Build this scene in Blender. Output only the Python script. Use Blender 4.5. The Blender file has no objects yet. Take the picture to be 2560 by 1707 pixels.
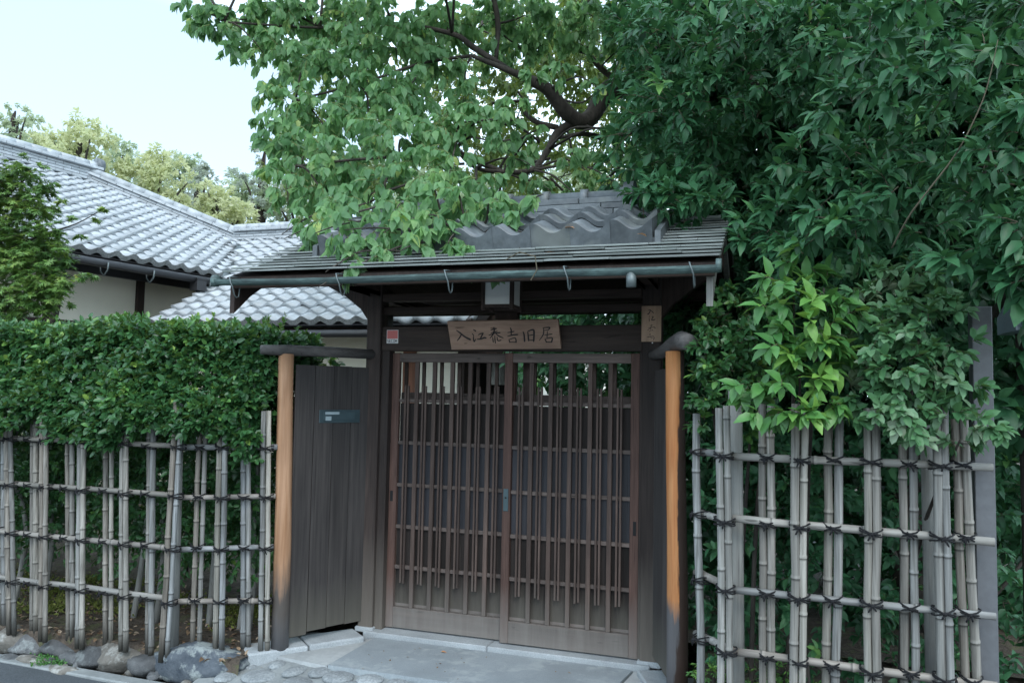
import bpy, math, random
import numpy as np
from mathutils import Vector, Matrix

sc = bpy.context.scene
C = sc.collection
R = math.radians

# ------------------------------------------------------------------ camera
FPX = 1991.0
yaw, pitch, roll = R(18.2), math.atan(132 / FPX), 0.02
fwd = np.array([-math.sin(yaw) * math.cos(pitch), math.cos(yaw) * math.cos(pitch), math.sin(pitch)])
r0 = np.array([math.cos(yaw), math.sin(yaw), 0.0])
u0 = np.cross(r0, fwd)
cr = r0 * math.cos(roll) + u0 * math.sin(roll)
cu = -r0 * math.sin(roll) + u0 * math.cos(roll)
CAM = np.array([1.531, -4.681, 1.5])
cam = bpy.data.objects.new('camera', bpy.data.cameras.new('camera'))
C.objects.link(cam)
cam.matrix_world = Matrix(((cr[0], cu[0], -fwd[0], CAM[0]), (cr[1], cu[1], -fwd[1], CAM[1]),
                           (cr[2], cu[2], -fwd[2], CAM[2]), (0, 0, 0, 1)))
cam.data.sensor_width = 36.0
cam.data.lens = FPX / 2560 * 36.0
cam.data.clip_start = 0.05
cam.data.clip_end = 3000
sc.camera = cam

# ------------------------------------------------------------------ sky, sun, exposure
SUN_EL, SUN_AZ = R(48), R(155)          # azimuth measured from +y towards +x
world = bpy.data.worlds.new('World'); sc.world = world
world.use_nodes = True
nt = world.node_tree; nt.nodes.clear()
wo = nt.nodes.new('ShaderNodeOutputWorld')
sky = nt.nodes.new('ShaderNodeTexSky'); sky.sky_type = 'NISHITA'; sky.sun_disc = False
sky.sun_elevation = SUN_EL; sky.sun_rotation = SUN_AZ
sky.air_density = 1.0; sky.dust_density = 2.0; sky.ozone_density = 1.5
b1 = nt.nodes.new('ShaderNodeBackground'); b1.inputs[1].default_value = 0.13
nt.links.new(sky.outputs[0], b1.inputs[0])
b2 = nt.nodes.new('ShaderNodeBackground'); b2.inputs[0].default_value = (0.69, 0.87, 1.0, 1); b2.inputs[1].default_value = 1.92
tc = nt.nodes.new('ShaderNodeTexCoord')
mp = nt.nodes.new('ShaderNodeMapping'); mp.inputs['Scale'].default_value = (1, 1, 2.2); mp.inputs['Location'].default_value = (2.937,3.363,0.267)
nz = nt.nodes.new('ShaderNodeTexNoise'); nz.inputs['Scale'].default_value = 1.7; nz.inputs['Detail'].default_value = 3; nz.inputs['Roughness'].default_value = 0.5
rp = nt.nodes.new('ShaderNodeValToRGB'); rp.color_ramp.elements[0].position = 0.42; rp.color_ramp.elements[1].position = 0.60
rp.color_ramp.elements[0].color = (0.28, 0.28, 0.28, 1)
mx = nt.nodes.new('ShaderNodeMixShader')
L = nt.links.new
L(tc.outputs['Generated'], mp.inputs[0]); L(mp.outputs[0], nz.inputs[0]); L(nz.outputs[0], rp.inputs[0])
L(rp.outputs[0], mx.inputs[0]); L(b1.outputs[0], mx.inputs[1]); L(b2.outputs[0], mx.inputs[2]); L(mx.outputs[0], wo.inputs[0])

sun = bpy.data.objects.new('sun', bpy.data.lights.new('sun', 'SUN'))
C.objects.link(sun)
sun.data.energy = 0.7; sun.data.angle = R(20); sun.data.color = (1.0, 0.98, 0.94)
sd = Vector((math.sin(SUN_AZ) * math.cos(SUN_EL), math.cos(SUN_AZ) * math.cos(SUN_EL), math.sin(SUN_EL)))
sun.rotation_euler = sd.to_track_quat('Z', 'Y').to_euler()
sc.view_settings.view_transform = 'Standard'; sc.view_settings.look = 'None'
sc.view_settings.exposure = 0.70; sc.view_settings.gamma = 1.0; sc.view_settings.use_curve_mapping = False
sc.render.engine = 'CYCLES'
sc.cycles.max_bounces = 8; sc.cycles.transparent_max_bounces = 6; sc.cycles.diffuse_bounces = 4
sc.cycles.glossy_bounces = 3; sc.cycles.transmission_bounces = 4; sc.cycles.use_denoising = True

# ------------------------------------------------------------------ layout helpers (survey points of the photograph to metres)
def ray(px, py): return fwd * FPX + cr * (px - 1280) - cu * (py - 853.5)
def onY(px, py, y=0.0): d = ray(px, py); return CAM + d * ((y - CAM[1]) / d[1])
def onZ(px, py, z=0.0): d = ray(px, py); return CAM + d * ((z - CAM[2]) / d[2])
def onX(px, py, x=0.0): d = ray(px, py); return CAM + d * ((x - CAM[0]) / d[0])
def atD(px, py, D): return CAM + ray(px, py) / FPX * D
def onPl(px, py, p0, n):
    d = ray(px, py); n = np.array(n, float); return CAM + d * (((np.array(p0) - CAM) @ n) / (d @ n))

def nrm(v):
    v = np.asarray(v, float); return v / (np.linalg.norm(v, axis=-1, keepdims=True) + 1e-12)

# ------------------------------------------------------------------ mesh helpers
class MB:
    def __init__(s): s.v = []; s.f = []
    def add(s, vs, fs):
        o = len(s.v); s.v += [tuple(map(float, p)) for p in vs]; s.f += [tuple(i + o for i in f) for f in fs]; return s
    def box(s, x0, x1, y0, y1, z0, z1, c=0.0):
        return s.obox(((x0 + x1) / 2, (y0 + y1) / 2, (z0 + z1) / 2), ((x1 - x0) / 2, 0, 0), (0, (y1 - y0) / 2, 0), (0, 0, (z1 - z0) / 2), c)
    def obox(s, p, ax, ay, az, c=0.0):
        p, ax, ay, az = (np.array(q, float) for q in (p, ax, ay, az))
        if c <= 0:
            vs = [p + i * ax + j * ay + k * az for k in (-1, 1) for j in (-1, 1) for i in (-1, 1)]
            return s.add(vs, [(0, 2, 3, 1), (4, 5, 7, 6), (0, 1, 5, 4), (2, 6, 7, 3), (0, 4, 6, 2), (1, 3, 7, 5)])
        la, lb, lc = (np.linalg.norm(q) for q in (ax, ay, az))
        c = min(c, la * .45, lb * .45, lc * .45)
        fa, fb, fc = 1 - c / la, 1 - c / lb, 1 - c / lc
        idx = {}; vs = []
        for i in (-1, 1):
            for j in (-1, 1):
                for k in (-1, 1):
                    for m in range(3):
                        a, b, d = (i * (1 if m == 0 else fa), j * (1 if m == 1 else fb), k * (1 if m == 2 else fc))
                        idx[(i, j, k, m)] = len(vs); vs.append(p + a * ax + b * ay + d * az)
        g = lambda i, j, k, m: idx[(i, j, k, m)]
        fs = []
        for i in (-1, 1):
            q = [g(i, -1, -1, 0), g(i, 1, -1, 0), g(i, 1, 1, 0), g(i, -1, 1, 0)]; fs.append(q if i > 0 else q[::-1])
            q = [g(-1, i, -1, 1), g(-1, i, 1, 1), g(1, i, 1, 1), g(1, i, -1, 1)]; fs.append(q if i > 0 else q[::-1])
            q = [g(-1, -1, i, 2), g(1, -1, i, 2), g(1, 1, i, 2), g(-1, 1, i, 2)]; fs.append(q if i > 0 else q[::-1])
        for i in (-1, 1):
            for j in (-1, 1):
                q = [g(i, j, -1, 0), g(i, j, -1, 1), g(i, j, 1, 1), g(i, j, 1, 0)]; fs.append(q if i * j > 0 else q[::-1])
                q = [g(i, -1, j, 2), g(i, -1, j, 0), g(i, 1, j, 0), g(i, 1, j, 2)]; fs.append(q if i * j > 0 else q[::-1])
                q = [g(-1, i, j, 1), g(-1, i, j, 2), g(1, i, j, 2), g(1, i, j, 1)]; fs.append(q if i * j > 0 else q[::-1])
                for k in (-1, 1):
                    q = [g(i, j, k, 0), g(i, j, k, 1), g(i, j, k, 2)]; fs.append(q if i * j * k > 0 else q[::-1])
        return s.add(vs, fs)
    def tube(s, pts, rad, n=8, cap=True, ref=None):
        pts = [np.array(p, float) for p in pts]; m = len(pts)
        if not hasattr(rad, '__len__'): rad = [rad] * m
        vs = []
        prev = None
        for i in range(m):
            t = pts[min(i + 1, m - 1)] - pts[max(i - 1, 0)]; t = t / (np.linalg.norm(t) + 1e-12)
            if prev is None:
                a = np.array(ref if ref is not None else ((0, 0, 1) if abs(t[2]) < .9 else (1, 0, 0)), float)
            else: a = prev
            a = a - t * (a @ t); a = a / (np.linalg.norm(a) + 1e-12); b = np.cross(t, a); prev = a
            for k in range(n):
                w = 2 * math.pi * k / n; vs.append(pts[i] + rad[i] * (math.cos(w) * a + math.sin(w) * b))
        fs = [(i * n + k, i * n + (k + 1) % n, (i + 1) * n + (k + 1) % n, (i + 1) * n + k) for i in range(m - 1) for k in range(n)]
        if cap: fs += [tuple(range(n))[::-1], tuple(range((m - 1) * n, m * n))]
        return s.add(vs, fs)
    def prism(s, poly, d):
        n = len(poly); d = np.array(d, float); poly = [np.array(p, float) for p in poly]
        vs = poly + [p + d for p in poly]
        return s.add(vs, [tuple(range(n))[::-1], tuple(range(n, 2 * n))] + [(i, (i + 1) % n, n + (i + 1) % n, n + i) for i in range(n)])
    def mesh(s, name, mat, smooth=False):
        me = bpy.data.meshes.new(name); me.from_pydata(s.v, [], s.f); me.update()
        if mat: me.materials.append(mat)
        if smooth: me.polygons.foreach_set('use_smooth', [True] * len(me.polygons))
        return me
    def build(s, name, mat, parent=None, smooth=False): return put(name, s.mesh(name, mat, smooth), parent)

def put(name, me, parent=None, mw=None):
    o = bpy.data.objects.new(name, me); C.objects.link(o)
    if mw is not None: o.matrix_basis = mw
    if parent is not None:
        o.parent = parent
        if parent.type == 'EMPTY': o.matrix_parent_inverse = Matrix.Translation(-parent.location)
    return o
def thing(name, label, cat, loc=(0, 0, 0), group=None):
    o = bpy.data.objects.new(name, None); C.objects.link(o); o.location = Vector([float(q) for q in loc]); o.empty_display_size = .1
    return tag(o, label, cat, group)
def tag(o, label, cat, group=None):
    o['label'] = label; o['category'] = cat
    if group: o['group'] = group
    return o
def struct(o): o['kind'] = 'structure'; return o
def frame(p, x, y, z):
    return Matrix(((x[0], y[0], z[0], p[0]), (x[1], y[1], z[1], p[1]), (x[2], y[2], z[2], p[2]), (0, 0, 0, 1)))

def np_mesh(name, V, F, mat, tint=None, smooth=False):
    """V (n,3); F list of index arrays (m,k)"""
    me = bpy.data.meshes.new(name)
    V = np.ascontiguousarray(V, dtype=np.float32)
    me.vertices.add(len(V)); me.vertices.foreach_set('co', V.ravel())
    loops = np.concatenate([f.ravel() for f in F]).astype(np.int32)
    tot = np.concatenate([np.full(len(f), f.shape[1]) for f in F]).astype(np.int32)
    st = np.concatenate([[0], np.cumsum(tot)[:-1]]).astype(np.int32)
    me.loops.add(len(loops)); me.loops.foreach_set('vertex_index', loops)
    me.polygons.add(len(tot)); me.polygons.foreach_set('loop_start', st)
    if smooth: me.polygons.foreach_set('use_smooth', np.ones(len(tot), dtype=bool))
    me.update(calc_edges=True)
    if tint is not None:
        at = me.attributes.new('tint', 'FLOAT', 'POINT'); at.data.foreach_set('value', np.ascontiguousarray(tint, dtype=np.float32))
    if mat: me.materials.append(mat)
    return me

# ------------------------------------------------------------------ materials
class MT:
    def __init__(s, name):
        s.m = bpy.data.materials.new(name); s.m.use_nodes = True; s.t = s.m.node_tree; s.t.nodes.clear()
        s.out = s.t.nodes.new('ShaderNodeOutputMaterial'); s.bs = s.n('BsdfPrincipled'); s.t.links.new(s.bs.outputs[0], s.out.inputs[0])
    def n(s, typ, **kw):
        q = s.t.nodes.new('ShaderNode' + typ)
        for k, v in kw.items(): setattr(q, k, v)
        return q
    def l(s, a, b): s.t.links.new(a, b)
    def coord(s, scale=(1, 1, 1), rnd=True, kind='Object'):
        tc = s.n('TexCoord'); mp = s.n('Mapping'); mp.inputs['Scale'].default_value = scale
        s.l(tc.outputs[kind], mp.inputs[0])
        if rnd:
            oi = s.n('ObjectInfo'); mu = s.n('Math', operation='MULTIPLY'); mu.inputs[1].default_value = 37.0
            s.l(oi.outputs['Random'], mu.inputs[0]); s.l(mu.outputs[0], mp.inputs['Location'])
        return mp.outputs[0]
    def noise(s, vec, scale=5, detail=4, rough=.55, dist=0):
        q = s.n('TexNoise'); q.inputs['Scale'].default_value = scale; q.inputs['Detail'].default_value = detail
        q.inputs['Roughness'].default_value = rough; q.inputs['Distortion'].default_value = dist
        s.l(vec, q.inputs['Vector']); return q.outputs['Fac']
    def ramp(s, fac, stops):
        q = s.n('ValToRGB'); e = q.color_ramp.elements
        while len(e) < len(stops): e.new(.5)
        for i, (p, c) in enumerate(stops): e[i].position = p; e[i].color = (*c, 1) if len(c) == 3 else c
        s.l(fac, q.inputs[0]); return q.outputs[0]
    def mix(s, fac, a, b, mode='MIX'):
        q = s.n('Mix', data_type='RGBA', blend_type=mode)
        for sock, v in ((q.inputs[0], fac), (q.inputs[6], a), (q.inputs[7], b)):
            if isinstance(v, (int, float)): sock.default_value = v
            elif isinstance(v, tuple): sock.default_value = (*v, 1)
            else: s.l(v, sock)
        return q.outputs[2]
    def col(s, c):
        if isinstance(c, tuple): s.bs.inputs['Base Color'].default_value = (*c, 1)
        else: s.l(c, s.bs.inputs['Base Color'])
    def set(s, **kw):
        for k, v in kw.items():
            i = s.bs.inputs[k]
            if hasattr(v, 'node'): s.l(v, i)
            else: i.default_value = v
    def bump(s, h, strength=.3, dist=.01):
        q = s.n('Bump'); q.inputs['Strength'].default_value = strength; q.inputs['Distance'].default_value = dist
        s.l(h, q.inputs['Height']); s.l(q.outputs[0], s.bs.inputs['Normal'])
    def height(s, z0, z1, noise_amt=.25, nscale=(22, 22, 2.0)):
        g = s.n('NewGeometry'); sp = s.n('SeparateXYZ'); s.l(g.outputs['Position'], sp.inputs[0])
        no = s.noise(s.coord(nscale), 1.0, 5, .65); ad = s.n('Math', operation='MULTIPLY_ADD'); ad.inputs[1].default_value = noise_amt * 2; s.l(no, ad.inputs[0])
        sb = s.n('Math', operation='SUBTRACT'); s.l(sp.outputs[2], sb.inputs[0]); sb.inputs[1].default_value = noise_amt; s.l(sb.outputs[0], ad.inputs[2])
        mr = s.n('MapRange'); mr.inputs[1].default_value = z0; mr.inputs[2].default_value = z1; s.l(ad.outputs[0], mr.inputs[0]); return mr.outputs[0]

def vary(m, c, amt=.25):
    """per-object lightness variation"""
    oi = m.n('ObjectInfo'); mr = m.n('MapRange'); mr.inputs[3].default_value = 1 - amt; mr.inputs[4].default_value = 1 + amt
    m.l(oi.outputs['Random'], mr.inputs[0]); return m.mix(1.0, c, mr.outputs[0], 'MULTIPLY')

def wood(name, ca, cb, grain=(70, 70, 4), rough=.7, weather=None, bump=.25, var=.2, node=False, spec=.3):
    m = MT(name); v = m.coord(grain); f = m.noise(v, 1.0, 6, .62, .4); f2 = m.noise(m.coord((3, 3, 1.3)), 1.0, 3)
    c = m.ramp(f, [(.3, ca), (.7, cb)]); c = m.mix(m.ramp(f2, [(.35, (0, 0, 0)), (.75, (.55,) * 3)]), c, tuple(x * .6 for x in ca))
    f3 = m.noise(m.coord((grain[0] * .22, grain[1] * .22, grain[2] * .22)), 1.0, 4, .6); c = m.mix(1.0, c, m.ramp(f3, [(.25, (.62,) * 3), (.5, (1,) * 3), (.75, (1.38, 1.36, 1.34))]), 'MULTIPLY')
    f4 = m.noise(m.coord((grain[0] * 1.6, grain[1] * 1.6, grain[2] * .45)), 1.0, 2, .5); c = m.mix(m.ramp(f4, [(.27, (.75,) * 3), (.33, (0, 0, 0))]), c, tuple(x * .3 for x in ca))
    if var: c = vary(m, c, var)
    if node:
        at = m.n('Attribute'); at.attribute_name = 'tint'; mh_ = m.n('Math', operation='MULTIPLY'); mh_.inputs[1].default_value = .28; mh_.use_clamp = True; m.l(at.outputs['Fac'], mh_.inputs[0]); c = m.mix(mh_.outputs[0], c, tuple(min(1, x * 1.3) for x in cb)); oi_ = m.n('ObjectInfo'); c = m.mix(1.0, c, m.ramp(oi_.outputs['Random'], [(0, (1.02, .93, .84)), (.3, (1, 1, .97)), (.6, (.86, .93, 1.0)), (.85, (.80, .78, .72)), (1, (1.10, 1.08, 1.02))]), 'MULTIPLY'); sb_ = m.n('Math', operation='MULTIPLY'); sb_.inputs[1].default_value = -1; m.l(at.outputs['Fac'], sb_.inputs[0]); sb_.use_clamp = True; c = m.mix(sb_.outputs[0], c, tuple(x * .3 for x in ca))
    if weather:
        for z0, z1, wc, na in weather:
            h = m.height(z0, z1, na); wcol = m.mix(f, wc, tuple(x * .62 for x in wc)); c = m.mix(h, wcol, c)
    m.col(c); m.set(Roughness=rough); m.bs.inputs['Specular IOR Level'].default_value = spec; m.bump(f, bump, .004); return m.m

def stone(name, ca, cb, scale=40, rough=.85, big=3, patch=None, bump=.4, var=.15, bdist=.006):
    m = MT(name); f = m.noise(m.coord((scale,) * 3), 1.0, 4, .7); g = m.noise(m.coord((big,) * 3), 1.0, 5, .6)
    c = m.ramp(f, [(.32, ca), (.68, cb)]); c = m.mix(m.ramp(g, [(.35, (0, 0, 0)), (.7, (.5,) * 3)]), c, tuple(x * .55 for x in ca))
    if patch:
        h = m.noise(m.coord((big * 1.7,) * 3), 1.0, 6, .7); c = m.mix(m.ramp(h, [(.52, (0, 0, 0)), (.62, (.85,) * 3)]), c, patch)
    if var: c = vary(m, c, var)
    m.col(c); m.set(Roughness=rough); m.bump(f, bump, bdist); return m.m

def plain(name, c, rough=.6, metal=0.0, var=.12, nscale=6, spec=.5, bump=0):
    m = MT(name); f = m.noise(m.coord((nscale,) * 3), 1.0, 5, .6)
    m.col(m.ramp(f, [(.3, tuple(x * (1 - var) for x in c)), (.7, tuple(min(1, x * (1 + var)) for x in c))]))
    m.set(Roughness=rough, Metallic=metal); m.bs.inputs['Specular IOR Level'].default_value = spec
    if bump: m.bump(f, bump, .004)
    return m.m

def leafmat(name, stops, rough=.42, trans=.3, tcol=(.30, .42, .06), spec=.5):
    m = MT(name); a = m.n('Attribute'); a.attribute_name = 'tint'
    c = m.ramp(a.outputs['Fac'], stops)
    f = m.noise(m.coord((30, 30, 30)), 1.0, 2); c = m.mix(m.ramp(f, [(.35, (0, 0, 0)), (.7, (.35,) * 3)]), c, tuple(x * .6 for x in stops[0][1]))
    m.col(c); m.set(Roughness=rough); m.bs.inputs['Specular IOR Level'].default_value = spec
    tr = m.n('BsdfTranslucent'); m.l(m.mix(.5, c, tcol), tr.inputs[0]); mx = m.n('MixShader'); mx.inputs[0].default_value = trans
    m.l(m.bs.outputs[0], mx.inputs[1]); m.l(tr.outputs[0], mx.inputs[2]); m.l(mx.outputs[0], m.out.inputs[0]); return m.m

M = {}
DW = (.028, .019, .016); DW2 = (.062, .043, .036)
GREY = (.25, .24, .22)
M['wood'] = wood('dark_wood', (.032, .022, .019), (.068, .047, .040))
M['door'] = wood('door_wood', (.056, .039, .033), (.112, .078, .066), grain=(90, 90, 5), weather=[(-.12, .38, (.22, .20, .18), .18)])
M['doorrail'] = wood('door_rail_wood', (.085, .066, .059), (.15, .118, .105), grain=(5, 90, 90), weather=[(-.16, .34, (.27, .25, .23), .20)])  # lighter than the bars: weathering, plus light on their tops put into the colour
M['stile'] = wood('stile_wood', (.068, .038, .031), (.125, .072, .058), grain=(90, 90, 5), weather=[(-.10, .36, (.25, .22, .20), .16)])
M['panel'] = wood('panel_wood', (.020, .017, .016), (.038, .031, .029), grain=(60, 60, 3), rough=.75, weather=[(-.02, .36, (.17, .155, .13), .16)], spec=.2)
M['glossp'] = wood('panel_blue_reflection', (.026, .027, .033), (.042, .043, .051), grain=(60, 60, 3), rough=.6, spec=.3)  # middle boards: bluish reflection put into the wood colour
M['post'] = wood('post_wood', (.028, .021, .019), (.058, .043, .038), weather=[(-.12, .62, (.20, .175, .15), .18)])
M['board'] = wood('board_wood', (.038, .034, .034), (.070, .063, .060), grain=(80, 80, 2.5), weather=[(-.10, .35, (.15, .14, .115), .15)])
M['beamx'] = wood('beam_wood', (.034, .024, .020), (.066, .047, .039), grain=(4, 70, 70))
M['sign'] = wood('sign_wood', (.26, .165, .12), (.38, .26, .195), grain=(5, 40, 55), var=0, rough=.6)
M['plate'] = wood('plate_wood', (.27, .18, .125), (.40, .28, .20), grain=(45, 45, 6), var=0, rough=.6)
M['orange'] = wood('peeled_post_wood', (.36, .19, .10), (.58, .35, .22), grain=(45, 45, 2.2), rough=.6, var=.05, weather=[(.34, .52, (.11, .095, .085), .26), (.02, .22, (.17, .165, .17), .10)], bump=.15)
M['orange2'] = wood('peeled_charred_wood', (.46, .165, .055), (.66, .32, .135), grain=(45, 45, 2.2), rough=.6, var=.03, weather=[(.44, .52, (.13, .125, .13), .16)], bump=.15)
M['bamboo'] = wood('weathered_bamboo', (.12, .115, .105), (.40, .39, .375), grain=(80, 80, 2.5), node=True, rough=.55, var=.22, weather=[(-.05, .10, (.075, .07, .06), .07)], bump=.2)
M['bamboor'] = wood('bamboo_rail', (.20, .195, .19), (.38, .37, .36), node=True, grain=(3, 60, 60), rough=.6, var=.1, bump=.2)
M['railwood'] = wood('grey_rail_wood', (.085, .08, .078), (.17, .16, .155), grain=(30, 6, 60))
M['slit'] = plain('bamboo_slit', (.02, .02, .02), .9)
M['rope'] = plain('palm_rope', (.008, .008, .010), .85)
M['ink'] = plain('ink', (.006, .006, .008), .6)
M['copper'] = None
m = MT('copper_patina'); f = m.noise(m.coord((8, 40, 40)), 1.0, 6, .65); g = m.noise(m.coord((3, 9, 9)), 1.0, 5, .6)
c = m.ramp(f, [(.25, (.035, .045, .045)), (.5, (.10, .155, .15)), (.75, (.24, .36, .34))]); c = m.mix(m.ramp(g, [(.35, (0, 0, 0)), (.65, (.7,) * 3)]), c, (.045, .06, .062))
m.col(c); m.set(Roughness=.55, Metallic=.15); m.bump(f, .2, .003); M['copper'] = m.m
m = MT('shingle'); f = m.noise(m.coord((3, 60, 60)), 1.0, 6, .7); g = m.noise(m.coord((5, 5, 5)), 1.0, 4, .6)
c = m.ramp(f, [(.25, (.12, .13, .125)), (.5, (.21, .23, .225)), (.75, (.33, .36, .35))]); c = m.mix(m.ramp(g, [(.4, (0, 0, 0)), (.75, (.75,) * 3)]), c, (.10, .13, .115)); c = vary(m, c, .22)
m.col(c); m.set(Roughness=.62); m.bump(f, .35, .004); M['shingle'] = m.m
m = MT('smoked_tile'); f = m.noise(m.coord((14, 14, 14)), 1.0, 5, .65); g = m.noise(m.coord((3, 3, 3)), 1.0, 4, .6)
c = m.ramp(f, [(.3, (.065, .076, .084)), (.7, (.135, .152, .165))]); c = m.mix(m.ramp(g, [(.56, (0, 0, 0)), (.68, (.6,) * 3)]), c, (.20, .215, .20)); c = vary(m, c, .25)
m.col(c); m.set(Roughness=.48); m.bump(f, .25, .003); M['dtile'] = m.m
m = MT('silver_tile'); f = m.noise(m.coord((10, 10, 10)), 1.0, 4, .6)
c = m.ramp(f, [(.3, (.36, .385, .41)), (.7, (.50, .525, .55))]); c = m.mix(m.ramp(m.noise(m.coord((2.5, 2.5, 2.5)), 1.0, 5, .65), [(.45, (0, 0, 0)), (.7, (.6,) * 3)]), c, (.26, .28, .285)); c = vary(m, c, .10)
m.col(c); m.set(Roughness=.42); m.bs.inputs['Specular IOR Level'].default_value = .6; M['tile'] = m.m
M['tileend'] = stone('tile_end', (.16, .165, .165), (.36, .37, .37), scale=45, big=6, bump=.6, var=.12)
M['plaster'] = plain('cream_plaster', (.86, .81, .69), .9, var=.05, nscale=1.5)
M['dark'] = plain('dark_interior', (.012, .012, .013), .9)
M['steel'] = plain('painted_steel', (.12, .125, .135), .45, var=.12, nscale=30, bump=.05)
M['gutter'] = plain('dark_gutter', (.035, .035, .038), .4)
M['hook'] = plain('grey_metal', (.15, .18, .185), .45, metal=.3)
M['paper'] = plain('lamp_paper', (.74, .76, .74), .7, var=.04)
M['slot'] = plain('slot_metal', (.075, .115, .13), .35, metal=.4, var=.2)
M['slotl'] = plain('slot_flap_label', (.32, .40, .43), .5)
M['red'] = plain('sticker_red', (.52, .13, .12), .5, var=.06)
M['white'] = plain('white_paint', (.72, .73, .73), .5, var=.06)
M['granite'] = stone('granite', (.30, .33, .35), (.50, .53, .55), scale=150, big=4, bump=.25, var=.08, bdist=.002)
M['slab'] = stone('slab_granite', (.25, .285, .31), (.37, .41, .435), patch=(.36, .395, .41), scale=190, big=2.2, bump=.15, var=0, bdist=.002)
M['cobble'] = stone('cobble', (.20, .22, .235), (.42, .45, .46), scale=70, big=7, bump=.8, var=.15)
M['mortar'] = stone('mortar', (.24, .26, .265), (.33, .35, .35), scale=30, big=3, bump=.3, var=0)
M['mortarl'] = stone('pale_mortar', (.38, .40, .41), (.47, .49, .49), scale=30, big=4, bump=.2, var=0)
M['boulder'] = stone('boulder', (.06, .065, .07), (.15, .152, .155), scale=14, big=4, patch=(.22, .24, .24), bump=1.0, var=.35, bdist=.015)
M['boulder2'] = stone('tan_boulder', (.12, .112, .098), (.23, .212, .188), scale=14, big=4, patch=(.36, .36, .34), bump=.9, var=.2, bdist=.015)
M['bluestone'] = stone('blue_boulder', (.045, .058, .075), (.12, .138, .16), scale=12, big=5, patch=(.27, .30, .295), bump=.9, var=.1, bdist=.015)
M['asphalt'] = stone('asphalt', (.045, .055, .065), (.125, .14, .155), scale=120, big=2, bump=.6, var=0)
M['soil'] = stone('soil', (.055, .042, .032), (.135, .105, .08), scale=25, big=5, patch=(.10, .11, .045), bump=1.0, var=0, bdist=.03)
M['bark'] = wood('bark', (.035, .030, .026), (.085, .072, .062), grain=(40, 40, 9), rough=.9, bump=.8, var=.1)
M['twig'] = plain('twig', (.10, .085, .055), .8)
M['gtwig'] = plain('green_twig', (.14, .17, .055), .8)
M['greypost'] = wood('grey_post_wood', (.20, .20, .19), (.32, .32, .30), grain=(60, 60, 3), rough=.8)
M['bluegrey'] = plain('bluegrey_paint', (.22, .27, .31), .5)
M['litter'] = None
m = MT('dry_leaf'); a = m.n('Attribute'); a.attribute_name = 'tint'
m.col(m.ramp(a.outputs['Fac'], [(0, (.10, .06, .035)), (.6, (.26, .17, .10)), (1, (.45, .36, .27))])); m.set(Roughness=.8); M['litter'] = m.m
M['dry'] = plain('fallen_leaf', (.45, .22, .10), .7)
M['camphor'] = leafmat('camphor_leaf', [(0, (.095, .225, .10)), (.5, (.20, .40, .175)), (.84, (.32, .52, .20)), (1, (.52, .64, .19))], .46, .50, (.42, .66, .24), .5)
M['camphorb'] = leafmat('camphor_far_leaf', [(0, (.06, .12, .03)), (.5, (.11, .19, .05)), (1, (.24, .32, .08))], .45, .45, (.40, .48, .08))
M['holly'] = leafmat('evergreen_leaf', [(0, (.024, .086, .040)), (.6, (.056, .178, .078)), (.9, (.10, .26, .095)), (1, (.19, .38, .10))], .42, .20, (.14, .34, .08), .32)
M['hedge'] = leafmat('hedge_leaf', [(0, (.028, .095, .036)), (.55, (.060, .180, .060)), (.85, (.13, .30, .07)), (1, (.30, .46, .10))], .36, .22)
M['bright'] = leafmat('bright_leaf', [(0, (.06, .19, .055)), (.6, (.11, .30, .075)), (1, (.24, .46, .09))], .4, .3)
M['silver'] = leafmat('silver_leaf', [(0, (.05, .15, .06)), (.5, (.10, .25, .105)), (.8, (.19, .33, .19)), (1, (.36, .47, .32))], .5, .2)
M['maple'] = leafmat('maple_leaf', [(0, (.07, .17, .05)), (.5, (.18, .34, .08)), (.85, (.33, .48, .12)), (1, (.52, .56, .15))], .45, .35)
M['far'] = leafmat('far_yellow_leaf_hazed', [(0, (.50, .55, .32)), (.5, (.64, .68, .43)), (1, (.76, .78, .56))], .7, .5, (.75, .75, .35), .2)  # far leaf colours are paled to carry the sky glare and haze
M['far2'] = leafmat('far_green_leaf_hazed', [(0, (.34, .42, .27)), (.5, (.48, .56, .38)), (1, (.62, .67, .50))], .7, .5, (.6, .68, .4), .2)
M['far3'] = leafmat('far_grey_leaf_hazed', [(0, (.26, .31, .25)), (.5, (.40, .45, .37)), (1, (.52, .56, .48))], .7, .45, (.65, .7, .55), .2)
M['moss'] = leafmat('moss', [(0, (.09, .12, .02)), (.5, (.17, .20, .04)), (1, (.30, .31, .08))], .8, .1)

# charred street side of the right-hand post: a dark stain with a ragged edge
m_ = M['orange2']; t_ = m_.node_tree; bs_ = next(n for n in t_.nodes if n.type == 'BSDF_PRINCIPLED'); src = bs_.inputs['Base Color'].links[0].from_socket
H = MT.__new__(MT); H.m = m_; H.t = t_; H.bs = bs_
gq = H.n('NewGeometry'); sp = H.n('SeparateXYZ'); H.l(gq.outputs['Position'], sp.inputs[0]); no = H.noise(H.coord((22, 22, 2.4), False), 1.0, 5, .6)
ad = H.n('Math', operation='MULTIPLY_ADD'); ad.inputs[1].default_value = .085; H.l(no, ad.inputs[0]); H.l(sp.outputs[0], ad.inputs[2])
mr = H.n('MapRange'); mr.inputs[1].default_value = 1.116; mr.inputs[2].default_value = 1.124; H.l(ad.outputs[0], mr.inputs[0])
H.col(H.mix(mr.outputs[0], src, (.045, .028, .022)))
rng = np.random.default_rng(7)
random.seed(5)
V3 = lambda *a: np.array(a, float)

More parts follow.
